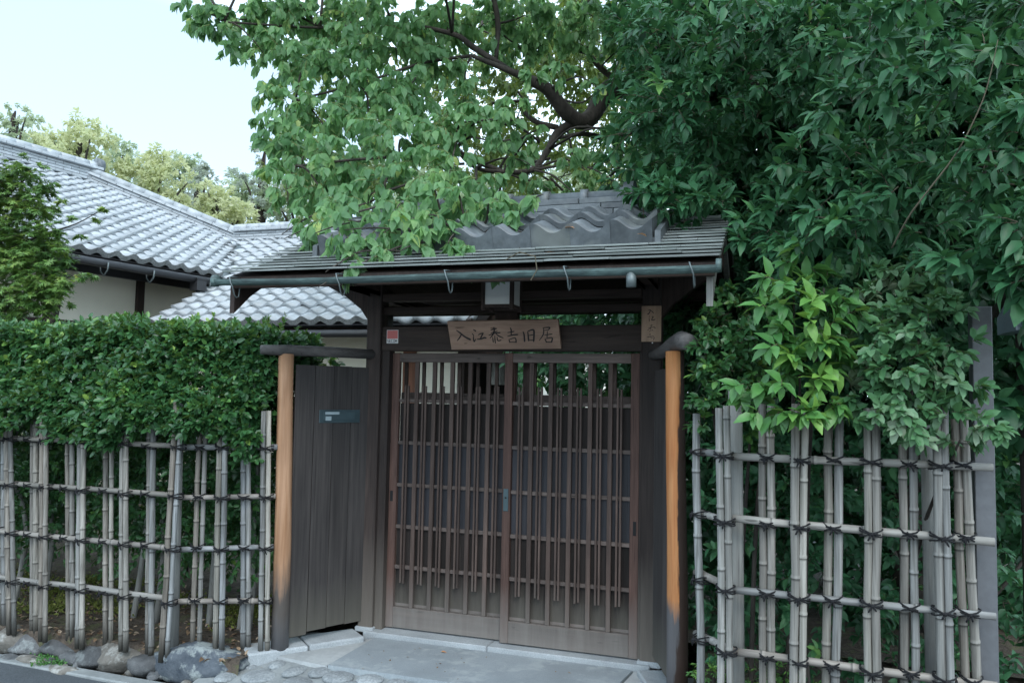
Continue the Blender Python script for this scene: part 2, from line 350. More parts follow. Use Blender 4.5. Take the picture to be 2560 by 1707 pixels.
def rock(name, mat, c, rx, ry, rz, seed, parent=None, n=14, m=9, rough=.22, flat=None, rotz=0, facets=0):
    """lumpy stone; facets > 0 cuts the sphere with that many random planes"""
    g = np.random.default_rng(seed); K = nrm(g.normal(size=(9, 3))); A = g.uniform(-1, 1, 9) * rough
    Pn = nrm(g.normal(size=(max(facets, 1), 3)) * np.array([1, 1, .8])); Ph = g.uniform(.66, .95, max(facets, 1)); vs = []; fs = []
    for i in range(m + 1):
        th = math.pi * i / m
        for k in range(n):
            ph = 2 * math.pi * k / n; d = V3(math.sin(th) * math.cos(ph), math.sin(th) * math.sin(ph), math.cos(th))
            if i in (0, m): d = V3(0, 0, math.cos(th))
            s = 1 + (A * np.maximum(0, K @ d) ** 2).sum() + .05 * math.sin(7 * d[0] + seed) * math.cos(6 * d[1] - seed)
            if facets:
                q = Pn @ d; cut = np.where(q > .05, Ph / np.maximum(q, .05), 9); s = min(s, cut.min() * 1.0) * .8 + .2 * min(s, 1.0); s *= 1 + .035 * math.sin(13 * d[0] + 2 * seed) * math.sin(11 * d[2] + seed)
            q = d * s * V3(rx, ry, rz); cz, sz = math.cos(rotz), math.sin(rotz)
            vs.append(V3(q[0] * cz - q[1] * sz, q[0] * sz + q[1] * cz, q[2]) + c)
    for i in range(m):
        for k in range(n): fs.append((i * n + k, (i + 1) * n + k, (i + 1) * n + (k + 1) % n, i * n + (k + 1) % n))
    b = MB(); b.add(vs, fs); return b.build(name, mat, parent, smooth=True)

# ================================================================== GROUND
def grid_sheet(name, mat, x0, x1, y0, y1, nx, ny, zf, smooth=True):
    X, Y = np.meshgrid(np.linspace(x0, x1, nx), np.linspace(y0, y1, ny)); Z = zf(X, Y)
    V = np.stack([X, Y, Z], -1).reshape(-1, 3); i = np.arange(nx * ny).reshape(ny, nx)
    F = np.stack([i[:-1, :-1], i[:-1, 1:], i[1:, 1:], i[1:, :-1]], -1).reshape(-1, 4)
    return put(name, np_mesh(name, V, [F], mat, smooth=smooth))

b = MB(); b.add([(-900, -900, -.30), (900, -900, -.30), (900, 900, -.30), (-900, 900, -.30)], [(0, 1, 2, 3)])
struct(b.build('ground', M['soil']))
struct(grid_sheet('road', M['asphalt'], -14, 14, -9, -.9, 60, 60, lambda X, Y: -.165 + .004 * np.sin(X * 3 + Y * 2) - .02 * np.clip((-1.5 - Y) / 4, 0, 1)))
b = MB(); b.obox((-2.6, -.935, -.168), (1.32, -.03, 0), (.002, .045, 0), (0, 0, .016), .008);
struct(b.build('kerb_strip', M['mortar']))
def soilz(X, Y):
    z = .012 * np.sin(X * 5.1 + 1) * np.cos(Y * 6.3) + .008 * np.sin(X * 13 + Y * 9)
    return np.where(Y < -.80, -.28, -.03 + z + .10 * np.clip((Y + .7) / 2.5, 0, 1))
struct(grid_sheet('garden_bed', M['soil'], -6, -1.33, -.86, .35, 90, 30, soilz))
struct(grid_sheet('garden_soil', M['soil'], 1.12, 6, -1.12, 2.2, 60, 40, lambda X, Y: soilz(X, Y) - .02))
struct(grid_sheet('garden_ground', M['soil'], -16, 12, .36, 30, 80, 60, lambda X, Y: -.01 + .05 * np.sin(X * .7) * np.sin(Y * .5 + 1)))

# pavement in front of the doors
def pavz(X, Y): return -.058 - .075 * np.clip((-Y - .62) / .4, 0, 1) - .03 * np.clip((-X - 1.1) / .4, 0, 1) + .003 * np.sin(X * 21) * np.sin(Y * 17)
pav = struct(grid_sheet('pavement', M['mortar'], -1.55, 1.25, -1.02, -.03, 60, 30, pavz))
b = MB(); b.prism([(-.838, -.098, -.10), (-.845, -.645, -.10), (.70, -.645, -.10), (.775, -.098, -.10)], (0, 0, .068)); b.build('paving_slab', M['slab'], pav)
b = MB(); b.prism([(-.85, -.098, -.10), (-1.20, -.60, -.10), (-.855, -.64, -.10)], (0, 0, .060)); b.build('mortar_fill', M['mortarl'], pav)
b = MB(); b.prism([(.785, -.098, -.10), (.715, -.645, -.10), (1.02, -.60, -.10), (.87, -.098, -.10)], (0, 0, .060)); b.build('mortar_fill', M['mortarl'], pav)
for x0, x1 in ((-.93, -.10), (-.097, .87),):
    b = MB(); b.box(x0, x1, -.095, .12, -.16, -.003, .006); b.build('threshold_stone', M['granite'], pav)
def kerbseg(p, q, w, z0, z1, off=0):
    p, q = V3(*p), V3(*q); d = q - p; l = np.linalg.norm(d); d /= l; nn = V3(-d[1], d[0])
    c = (p + q) / 2 + nn * off
    b = MB(); b.obox((c[0], c[1], (z0 + z1) / 2), (d[0] * l / 2, d[1] * l / 2, 0), (nn[0] * w / 2, nn[1] * w / 2, 0), (0, 0, (z1 - z0) / 2), .01); b.build('kerb_stone', M['granite'], pav)
kerbseg((-1.40, -.64), (-1.17, -.38), .21, -.16, -.012); kerbseg((-1.166, -.375), (-.945, -.11), .205, -.16, -.008)
kerbseg((.90, -.11), (1.06, -.50), .20, -.16, -.010)
sc6 = lambda cx_, cy_: (540 + cx_ / 4.2, 1580 + cy_ / 4.2)
cob = [(140, 440, 130, 75), (480, 440, 185, 90), (640, 325, 92, 40), (360, 340, 85, 28), (830, 385, 112, 60), (850, 510, 170, 62), (1100, 395, 120, 50),
       (1285, 452, 170, 58), (1625, 470, 150, 60), (1910, 515, 120, 45), (1420, 545, 110, 46), (2200, 570, 150, 50)]
for i, (a, c_, w, h) in enumerate(cob):
    p = onZ(*sc6(a, c_), -.075)
    for _ in range(3): p = onZ(*sc6(a, c_), float(pavz(p[0], p[1])) + .01)
    sx = w / 4.2 * 4.2 / FPX; p1 = onZ(sc6(a, c_)[0], sc6(a, c_ - h)[1], p[2]); sy = abs(p1[1] - p[1])
    rock('cobble', M['cobble'], V3(p[0], p[1], p[2] - .012), sx * 1.02, min(sy * 1.05, .11), .022, 40 + i, pav, n=16, m=8, rough=.10, rotz=-.2)
k = 0
for yy in np.arange(-1.0, -.66, .105):
    for xx in np.arange(-1.0 + (k % 2) * .07, 1.1, .15):
        v = V3(xx, yy, -.10) - CAM; pyy = 853.5 - FPX * (v @ cu) / (v @ fwd)
        if pyy > 1722: rock('cobble', M['cobble'], V3(xx + rng.uniform(-.02, .02), yy, float(pavz(xx, yy)) - .004), .062, .046, .024, 90 + k, pav, n=10, m=6, rough=.1); k += 1
# fieldstone edging under the left-hand fence
edge = thing('stone_edging', 'row of rough grey and tan fieldstones edging the soil under the bamboo fence', 'stone edging', (-2.3, -.88, -.16))
bl = [(-70, 1590, 90, 72, 'boulder'), (13, 1590, 76, 74, 'boulder2'), (57, 1602, 84, 60, 'boulder'), (140, 1607, 118, 62, 'boulder'), (226, 1629, 80, 66, 'boulder'), (296, 1631, 98, 72, 'boulder2'),
      (357, 1650, 72, 58, 'boulder'), (475, 1652, 180, 88, 'bluestone'), (557, 1632, 24, 44, 'boulder2'), (606, 1634, 86, 54, 'bluestone'), (-150, 1580, 90, 70, 'boulder2'), (185, 1640, 60, 34, 'boulder'), (70, 1642, 66, 20, 'boulder2'), (150, 1665, 60, 16, 'boulder2'), (20, 1635, 50, 16, 'boulder')]
for i, (px, py, w, h, mm) in enumerate(bl):
    p = onZ(px, py + h * .46, -.15); s = 4.7 / FPX
    small = h < 40
    rock('fieldstone', M[mm], V3(p[0], p[1] + (.07 if not small else .02), -.17 + h * .32 * s), w * .80 * s, .15 if not small else .05, h * .56 * s, 11 + i, edge, n=26, m=18, rough=.30 if not small else .2, rotz=rng.uniform(-.2, .2), facets=17 if not small else 6)
for i in range(26):
    px = rng.uniform(-60, 640); p = onZ(px, np.interp(px, [-60, 0, 250, 480, 640], [1632, 1640, 1670, 1702, 1672]) + rng.uniform(-14, 6), -.15)
    rock('fieldstone', M[('boulder', 'boulder2', 'boulder')[i % 3]], V3(p[0], p[1] + rng.uniform(-.01, .05), -.158), rng.uniform(.02, .055), rng.uniform(.02, .04), rng.uniform(.014, .035), 300 + i, edge, n=12, m=8, rough=.2, rotz=rng.uniform(0, 3), facets=8)

# ================================================================== GATE
gate = thing('roofed_gate', 'dark timber gate frame with small shingle and tile roof over the lattice doors', 'gate', (-.04, 0, 0))
YF = -.055
for x0, x1 in ((-.99, -.888), (.806, .915)):
    b = MB(); b.box(x0, x1, YF, .055, -.03, 2.24, .006); b.build('gate_post', M['post'], gate)
    b = MB(); b.box(x0 - .012, x1 + .012, YF - .012, .067, -.02, .012, .004); b.build('post_foot', M['granite'], gate)
b = MB(); b.box(-.888, -.832, -.028, .05, -.003, 1.77, .003); b.build('jamb', M['post'], gate)
b = MB(); b.box(.790, .806, -.028, .05, -.003, 1.77, .003); b.build('jamb', M['post'], gate)
b = MB(); b.box(-.888, .806, -.038, .05, 1.765, 1.922, .005); b.build('lintel', M['beamx'], gate)
b = MB(); b.box(-.93, .86, -.02, .04, 2.005, 2.05, .004); b.build('upper_rail', M['beamx'], gate)
b = MB(); b.box(-.12, .03, -.01, .035, 1.922, 2.24, .004); b.build('centre_strut', M['wood'], gate)
b = MB(); b.box(-.885, .803, -.05, .03, 2.085, 2.135, .004); b.build('tie_beam', M['beamx'], gate)
b = MB(); b.box(-1.37, 1.26, -.065, .065, 2.24, 2.42, .006); b.build('wall_plate', M['beamx'], gate)
b = MB(); b.box(-1.37, 1.26, -.60, -.53, 2.15, 2.215, .006); b.build('eave_purlin', M['beamx'], gate)
b = MB(); b.box(-1.37, 1.26, .72, .79, 2.15, 2.215, .006); b.build('eave_purlin', M['beamx'], gate)
for x0 in (-.975, .82):        # bracket arms carrying the eave purlins
    b = MB(); b.prism([(x0, -.64, 2.149), (x0, -.64, 2.135), (x0, -.45, 2.135), (x0, -.25, 2.185), (x0, -.07, 2.20), (x0, .07, 2.18), (x0, .5, 2.12), (x0, .8, 2.10), (x0, .8, 2.149)], (.075, 0, 0)); b.build('bracket_arm', M['wood'], gate)
for s_, x0, x1 in ((-1, -1.31, -.99), (1, .915, 1.20)):     # side brackets under the wall plate
    a, z = (x1, x0) if s_ < 0 else (x0, x1)
    b = MB(); b.prism([(a, -.035, 2.24), (z, -.035, 2.24), (z, -.035, 2.20), (a + s_ * .18, -.035, 2.13), (a + s_ * .06, -.035, 2.04), (a, -.035, 1.96)], (0, .07, 0)); b.build('side_bracket', M['wood'], gate)

# ---- roof of the gate
EY, EZ, SL, RY = -.955, 2.140, .40, .10
roof = MB(); roof.prism([(-1.415, EY + .03, EZ - .03), (-1.415, RY, EZ - .03 + (RY - EY - .03) * SL), (-1.415, 2 * RY - EY, EZ - .03), (-1.415, 2 * RY - EY, EZ - .012), (-1.415, RY, EZ - .012 + (RY - EY - .03) * SL), (-1.415, EY + .03, EZ - .012)], (2.70, 0, 0))
deck = roof.build('roof_deck', M['wood'], gate)
for i in range(13):
    x = -1.31 + i * .208
    b = MB(); z = lambda y: EZ - .034 + (y - EY - .03) * SL
    b.prism([(x, EY + .06, z(EY + .06)), (x, RY, z(RY)), (x, RY, z(RY) - .042), (x, EY + .06, z(EY + .06) - .042)], (.036, 0, 0)); b.build('rafter', M['wood'], gate)
b = MB(); b.box(-1.385, 1.275, EY + .035, EY + .055, EZ - .075, EZ - .018, .003); b.build('fascia', M['beamx'], gate)
sn = nrm(V3(0, -SL, 1)); su = nrm(V3(0, 1, SL)); sx = V3(1, 0, 0)
pl_meshes = {}
NC = 14
for cidx in range(NC):
    y0 = EY + cidx * .0755; x = -1.425; jit = rng.uniform(-.02, .02)
    while x < 1.295:
        ln = min(rng.uniform(.30, .62), 1.30 - x)
        if 1.30 - x - ln < .12: ln = 1.30 - x
        key = round(ln, 2)
        p = V3(x + ln / 2, y0 + .055, EZ + (y0 + .055 - EY) * SL + .006 + rng.uniform(-.0015, .0015))
        tilt = .20 + rng.uniform(-.025, .025); u2 = nrm(su * math.cos(tilt) - sn * math.sin(tilt)); n2 = np.cross(sx, u2)
        yaw_ = rng.uniform(-.006, .006); x2 = nrm(sx + u2 * yaw_)
        b = MB(); b.obox(p, x2 * (ln / 2 - .0012), u2 * .058, n2 * .0048, .0015); b.build('shingle', M['shingle'], gate); x += ln
    if cidx % 3 == 0: pass
b = MB(); b.prism([(-1.42, RY + .01, EZ + (RY - EY) * SL + .004), (-1.42, 2 * RY - EY, EZ), (-1.42, 2 * RY - EY, EZ + .014), (-1.42, RY + .01, EZ + (RY - EY) * SL + .018)], (2.71, 0, 0)); b.build('rear_roof', M['shingle'], gate)
# barge boards
for x0, mm in ((-1.41, 'wood'), (1.235, 'greypost')):
    z = lambda y: EZ - .035 + (y - EY - .03) * SL
    yb = [EY + .06, EY + .10, EY + .2, EY + .35, EY + .6, EY + .85, RY]; dp = [.19, .175, .135, .105, .09, .085, .085]
    for sgn in (0, 1):
        f_ = (lambda y: y) if sgn == 0 else (lambda y: 2 * RY - y + .002)
        poly = [(x0, f_(y), z(y)) for y in yb] + [(x0, f_(y), z(y) - d) for y, d in zip(yb[::-1], dp[::-1])]
        b = MB(); b.prism(poly, (.03, 0, 0)); b.build('barge_board', M[mm], gate)
# tiles of the cap: three courses of wavy pantiles
def tile_mesh(name, mat, w, ln, h, lip, tilt, n=9, p=1.2, thick=.016):
    xs = np.linspace(0, w, n); zz = h * ((1 + np.cos(2 * math.pi * (xs / w) - .5)) / 2) ** p
    vs = []
    for x, z in zip(xs, zz): vs.append((x, 0, z + tilt))
    for x, z in zip(xs, zz): vs.append((x, ln, z))
    for x, z in zip(xs, zz): vs.append((x, -.001, max(z + tilt - lip, -.02) if lip < .03 else (z + tilt - lip)))
    for x, z in zip(xs, zz): vs.append((x, ln * .5, z - thick))
    fs = [(i, i + 1, n + i + 1, n + i) for i in range(n - 1)] + [(2 * n + i, 2 * n + i + 1, i + 1, i) for i in range(n - 1)] + [(3 * n + i, 3 * n + i + 1, 2 * n + i + 1, 2 * n + i) for i in range(n - 1)]
    fs += [(0, n, 3 * n, 2 * n), (n - 1, 3 * n - 1, 4 * n - 1, 2 * n - 1)]
    b = MB(); b.add(vs, fs); me = b.mesh(name, mat, True)
    sm = [True] * len(me.polygons)
    for i in range(n - 1, len(sm)): sm[i] = False
    me.polygons.foreach_set('use_smooth', sm); return me

TW = .2184; TX0 = -1.025; NT = 9
tm = tile_mesh('cap_tile', M['dtile'], TW, .25, .056, .030, .038, n=13)
# eave tiles of the cap have a straight deep lower edge
def eave_cap_mesh():
    n = 13; xs = np.linspace(0, TW, n); zz = .056 * ((1 + np.cos(2 * math.pi * xs / TW - .5)) / 2) ** 1.2; vs = []
    for x, z in zip(xs, zz): vs.append((x, 0, z + .02))
    for x, z in zip(xs, zz): vs.append((x, .25, z))
    for x in xs: vs.append((x, -.006, -.075))
    for x in xs: vs.append((x, .03, -.075))
    fs = [(i, i + 1, n + i + 1, n + i) for i in range(n - 1)] + [(2 * n + i, 2 * n + i + 1, i + 1, i) for i in range(n - 1)] + [(3 * n + i, 3 * n + i + 1, 2 * n + i + 1, 2 * n + i) for i in range(n - 1)]
    fs += [(0, n, 3 * n, 2 * n), (n - 1, 3 * n - 1, 4 * n - 1, 2 * n - 1)]
    b = MB(); b.add(vs, fs); me = b.mesh('cap_eave_tile', M['dtile'], False); me.polygons.foreach_set('use_smooth', [i < n - 1 for i in range(len(me.polygons))]); return me
em = eave_cap_mesh()
CS = .41; cu_ = nrm(V3(0, 1, CS)); cn_ = nrm(V3(0, -CS, 1)); CY0, CZ0 = -.60, 2.345
for course in range(3):
    for i in range(NT):
        p = V3(TX0 + i * TW, CY0, CZ0) + cu_ * (course * .205) + V3(0, 0, rng.uniform(-.003, .003)); a = rng.uniform(-.015, .015)
        x2 = nrm(V3(1, 0, 0) + cu_ * a); put('cap_tile', em if course == 0 else tm, gate, frame(p, x2 * .995, cu_, cn_))
b = MB(); b.prism([(TX0 - .012, CY0 + .02, CZ0 - .08), (TX0 - .012, .14, CZ0 - .05), (TX0 - .012, .14, CZ0 + .22), (TX0 - .012, CY0 + .02, CZ0 - .02)], (NT * TW + .024, 0, 0)); b.build('cap_bed', M['dtile'], gate)
b = MB(); b.prism([(TX0 - .012, .142, CZ0 - .05), (TX0 - .012, .53, CZ0 - .06), (TX0 - .012, .53, CZ0 + .02), (TX0 - .012, .142, CZ0 + .22)], (NT * TW + .024, 0, 0)); b.build('cap_rear', M['dtile'], gate)
for xe, w in ((NT * TW + TX0 + .012, .03), (TX0 - .042, .03)):
    b = MB(); b.prism([(xe, CY0 - .004, CZ0 - .078), (xe, .04, CZ0 - .05), (xe, .04, CZ0 + .27), (xe, CY0 - .004, CZ0 + .012)], (w, 0, 0)); b.build('verge_tile', M['dtile'], gate)
# ridge: courses of flat tiles, round cap and end ornament
RZ = 2.590
for lay in range(3):
    x = -.98 - (lay % 2) * .2; z0 = RZ + lay * .040; wd = .118 - lay * .014
    while x < .66:
        ln = min(.40 + .03 * lay, .68 - x)
        if ln < .05: break
        b = MB(); b.box(x + .001, x + ln - .001, RY - wd + rng.uniform(-.003, .003), RY + wd, z0, z0 + .036, .004); b.build('ridge_tile', M['dtile'], gate); x += ln
b = MB(); b.box(-1.06, .68, RY - .10, RY + .10, RZ - .06, RZ - .002); b.build('ridge_bed', M['soil'], gate)
zc = RZ + .120
for i in range(7):
    x0 = -1.04 + i * .247
    b = MB(); pts = [(x0 + .001, RY, zc + .006), (x0 + .2, RY, zc + .006), (x0 + .205, RY, zc + .008), (x0 + .246, RY, zc + .008)]
    b.tube(pts, [.050, .050, .064, .064], 14); b.build('ridge_cap', M['dtile'], gate, True)
b = MB(); b.prism([(.675, RY + dy, RZ + dz) for dy, dz in ((-.12, -.03), (.12, -.03), (.13, .06), (.11, .10), (.12, .15), (.08, .20), (0, .225), (-.08, .20), (-.12, .15), (-.11, .10), (-.13, .06))], (.06, 0, 0)); orn = b.build('ridge_end_tile', M['dtile'], gate)
b = MB(); b.tube([(.735, RY, RZ + .11), (.76, RY, RZ + .11)], [.075, .06], 16); b.build('boss', M['dtile'], orn, True)
# gutter
gx = np.linspace(-1.445, 1.30, 24); gp = [(x, -.985, 2.104 + .004 * math.sin(x * 3 + 1) - .006 * math.cos(x * 1.4)) for x in gx]
def halfpipe(b, pts, r, t, n=9):
    vs = []; m_ = len(pts)
    for p in pts:
        for rr in (r, r - t):
            for k in range(n):
                a = math.pi + math.pi * k / (n - 1); vs.append((p[0], p[1] + rr * math.cos(a), p[2] + rr * math.sin(a) * 1.05))
    fs = []
    for i in range(m_ - 1):
        o, q = i * 2 * n, (i + 1) * 2 * n
        for k in range(n - 1): fs += [(o + k, o + k + 1, q + k + 1, q + k), (o + n + k, q + n + k, q + n + k + 1, o + n + k + 1)]
        fs += [(o, q, q + n, o + n), (o + n - 1, o + 2 * n - 1, q + 2 * n - 1, q + n - 1)]
    for o in (0, (m_ - 1) * 2 * n): fs.append(tuple(o + k for k in range(n)))
    b.add(vs, fs)
b = MB(); halfpipe(b, gp, .031, .003); gut = b.build('gutter', M['copper'], gate, False)
for x in (-1.442, 1.297):
    b = MB(); b.tube([(x - .012, -.985, 2.102), (x + .012, -.985, 2.102)], .0325, 16); b.build('gutter_end', M['copper'], gut, True)
for px in (590, 855, 1125, 1422, 1735):
    x = onY(px, 700, -.985)[0]
    b = MB(); b.tube([(x - .02, -.93, 2.125), (x - .018, -1.018, 2.115), (x - .008, -1.022, 2.085), (x, -1.013, 2.06), (x, -.995, 2.02), (x, -.975, 2.005), (x, -.955, 2.015), (x, -.95, 2.065)], .0036, 6); b.build('gutter_hook', M['hook'], gut, True)
x = onY(1578, 700, -.985)[0]
b = MB(); b.tube([(x, -.985, 2.08), (x, -.985, 2.012)], .024, 14); b.build('outlet', M['hook'], gut, True)
# wire dangling from the gutter
b = MB(); b.tube([(.28, -1.0, 2.16), (.36, -1.03, 2.19), (.44, -1.03, 2.165), (.45, -1.03, 2.10), (.42, -1.03, 2.05)], .003, 5); tag(b.build('dry_twig', M['twig']), 'thin dry twig caught over the rim of the copper gutter', 'twig')

# ================================================================== DOORS
def door(x0, x1, yc, label, lock=None):
    t = thing('lattice_door', label, 'door', ((x0 + x1) / 2, yc, 0), 'sliding lattice gate doors')
    h = .016; D = MB
    st = .052
    for a in (x0, x1 - st):
        b = D(); b.box(a, a + st, yc - h, yc + h, .004, 1.755, .003); sto = b.build('stile', M['stile'], t)
        if lock == 'left' and a == x0: b = D(); b.box(a + .012, a + .030, yc - h - .003, yc - h + .004, .80, .865); b.build('finger_pull', M['dark'], sto)
        if lock == 'right' and a != x0: b = D(); b.box(a + .02, a + .038, yc - h - .003, yc - h + .004, .70, .78); b.build('finger_pull', M['dark'], sto)
        if lock == 'right' and a == x0:
            b = D(); b.box(a + .008, a + .040, yc - h - .004, yc - h + .004, .79, .925, .002); lk = b.build('lock_plate', M['slot'], sto)
            b = D(); b.tube([(a + .024, yc - h - .007, .87), (a + .024, yc - h, .87)], .006, 10); b.build('keyhole', M['dark'], sto)
    a0, a1 = x0 + st, x1 - st
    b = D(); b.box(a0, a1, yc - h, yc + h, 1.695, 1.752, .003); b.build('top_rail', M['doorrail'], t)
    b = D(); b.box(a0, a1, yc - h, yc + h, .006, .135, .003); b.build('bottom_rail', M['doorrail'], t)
    for z in (1.445, 1.175, .905, .640, .385):
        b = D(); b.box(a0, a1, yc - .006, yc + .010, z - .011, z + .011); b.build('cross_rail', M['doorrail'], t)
    n = 12; stp = (a1 - a0) / n
    for k in range(1, n):
        xc = a0 + stp * k
        if k % 2 == 0:
            b = D(); b.box(xc - .0135, xc + .0135, yc - .015, yc + .005, .136, 1.694, .002); b.build('bar', M['door'], t)
    for k in range(0, n, 2):
        xc = a0 + stp * (k + .92)
        for dx in (-.0105, .0105):
            zt = 1.545 + rng.uniform(-.003, .003); zb = .285 + rng.uniform(-.006, .006)
            b = D(); b.box(xc + dx - .0062, xc + dx + .0062, yc - .019, yc - .0065, zb, zt, .0015); b.build('slat', M['door'], t)
    # boards behind the lattice
    nb = 6; w = (a1 - a0) / nb
    for k in range(nb):
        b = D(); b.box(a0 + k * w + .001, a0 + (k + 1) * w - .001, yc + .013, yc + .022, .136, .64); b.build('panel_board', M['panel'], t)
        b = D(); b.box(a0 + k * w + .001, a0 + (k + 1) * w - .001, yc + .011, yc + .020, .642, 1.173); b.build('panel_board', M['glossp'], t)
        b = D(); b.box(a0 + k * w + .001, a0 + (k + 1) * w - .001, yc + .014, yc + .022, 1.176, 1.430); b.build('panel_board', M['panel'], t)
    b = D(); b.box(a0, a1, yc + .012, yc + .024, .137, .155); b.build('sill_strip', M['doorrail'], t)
    return t
door(-.832, .010, .034, 'left lattice door with a bare outer stile and no lock plate', 'left')
door(-.045, .790, -.004, 'right lattice door with a grey lock plate on its centre stile', 'right')
# inner screen frame seen through the open lattice
scr = thing('inner_screen', 'thin dark slatted screen standing just behind the lattice doors', 'screen', (0, .16, 0))
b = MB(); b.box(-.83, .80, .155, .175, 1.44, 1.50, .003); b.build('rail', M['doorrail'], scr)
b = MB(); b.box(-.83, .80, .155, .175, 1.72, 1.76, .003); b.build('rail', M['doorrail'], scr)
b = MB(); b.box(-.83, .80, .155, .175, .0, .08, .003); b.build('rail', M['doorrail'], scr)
for x in list(np.arange(-.80, .80, .128)): 
    b = MB(); b.box(x - .011, x + .011, .157, .173, .08, 1.72); b.build('slat', M['door'], scr)
b = MB(); b.box(.02, .085, .15, .178, 0, 1.76, .003); b.build('stile', M['door'], scr)

# ================================================================== WINGS
def wing(name, A, B, label, post_r, nb, lean=(0, 0), rail_pts=None, pm='orange', post_h=1.715, boards=(0.045, 1.655)):
    t = thing(name, label, 'fence', (B[0], B[1], 0))
    A, B = V3(*A), V3(*B); d = B - A; l = np.linalg.norm(d); d /= l; nn = V3(-d[1], d[0])
    if nn[1] > 0: nn = -nn
    g = np.random.default_rng(3); pts = []; rr = []
    for i in range(9):
        s = i / 8; z = -.02 + s * (post_h + .02); pts.append((B[0] + lean[0] * s + .004 * math.sin(5 * s), B[1] + lean[1] * s, z)); rr.append(post_r * (1.08 - .14 * s) + g.uniform(-.0012, .0012))
    b = MB(); b.tube(pts, rr, 20); b.build('round_post', M[pm], t, True)
    usable = l - post_r * .75; w = usable / nb
    for i in range(nb):
        c = A + d * (w * (i + .5)) + nn * g.uniform(-.003, .003)
        zt = boards[1] + g.uniform(-.004, .004); zb = boards[0] + g.uniform(-.012, .012)
        b = MB(); b.obox((c[0], c[1], (zt + zb) / 2), (d[0] * (w / 2 - .0018), d[1] * (w / 2 - .0018), 0), (nn[0] * .008, nn[1] * .008, 0), (0, 0, (zt - zb) / 2), .002); b.build('board', M['board'], t)
        if i < nb - 1:
            q = A + d * (w * (i + 1)) - nn * .018
            b = MB(); b.obox((q[0], q[1], .85), (d[0] * .011, d[1] * .011, 0), (nn[0] * .006, nn[1] * .006, 0), (0, 0, .79)); b.build('batten', M['board'], t)
    for z in (.35, 1.35):
        c = A + d * usable / 2 - nn * .045
        b = MB(); b.obox((c[0], c[1], z), (d[0] * usable / 2, d[1] * usable / 2, 0), (nn[0] * .018, nn[1] * .018, 0), (0, 0, .03)); b.build('back_rail', M['wood'], t)
    b = MB(); b.tube(rail_pts[0], rail_pts[1], 14); b.build('top_rail', M['railwood'], t, True)
    return t, A, d, nn, w
LB = (-1.235, -.535)
wl, A_, d_, n_, w_ = wing('wing_fence', (-.965, -.045), LB, 'dark board wing with mail slot and peeled orange post, left of the doors', .048, 4, (-.028, .0),
     ([(-1.36, -.66, 1.735), (-1.27, -.56, 1.737), (-1.1, -.28, 1.742), (-.94, -.03, 1.742)], [.028, .033, .033, .031]))
wing('wing_fence', (.885, -.05), (1.075, -.56), 'dark board wing with half-charred orange post, right of the doors', .050, 4, (-.018, 0),
     ([(.865, -.03, 1.745), (.96, -.28, 1.75), (1.04, -.50, 1.775), (1.10, -.66, 1.785), (1.15, -.78, 1.765)], [.030, .036, .042, .047, .040]), pm='orange2', post_h=1.735)
# mail slot on the boards
ms = thing('mail_slot', 'blue-grey metal mail slot plate set into the dark board wing', 'mail slot', (A_[0] + d_[0] * .27, A_[1] + d_[1] * .27, 1.35))
def onwing(s, off, z): q = A_ + d_ * s + n_ * off; return (q[0], q[1], z)
def wbox(name, mat, s0, s1, z0, z1, o0, o1, par):
    c = onwing((s0 + s1) / 2, (o0 + o1) / 2, (z0 + z1) / 2)
    b = MB(); b.obox(c, (d_[0] * (s1 - s0) / 2, d_[1] * (s1 - s0) / 2, 0), (n_[0] * (o1 - o0) / 2, n_[1] * (o1 - o0) / 2, 0), (0, 0, (z1 - z0) / 2), .0015); return b.build(name, mat, par)
nw = V3(n_[0], n_[1], 0); pw = V3(A_[0], A_[1], 0) + nw * .012
sl = lambda px, py: ((onPl(px, py, pw, nw)[:2] - A_) @ d_, onPl(px, py, pw, nw)[2])
s1, zt = sl(799, 1024); s0, zb = sl(899, 1056)
wbox('plate', M['slot'], s0, s1, zb, zt, .006, .013, ms)
wbox('flap', M['slot'], s0 + (s1 - s0) * .14, s1 - (s1 - s0) * .10, zb + (zt - zb) * .2, zt - (zt - zb) * .18, .013, .017, ms)
wbox('paper_label', M['slotl'], s1 - (s1 - s0) * .47, s1 - (s1 - s0) * .13, zt - (zt - zb) * .36, zt - (zt - zb) * .16, .017, .0185, ms)
wbox('round_label', M['slotl'], s1 - (s1 - s0) * .28, s1 - (s1 - s0) * .14, zb + (zt - zb) * .18, zb + (zt - zb) * .5, .017, .0185, ms)

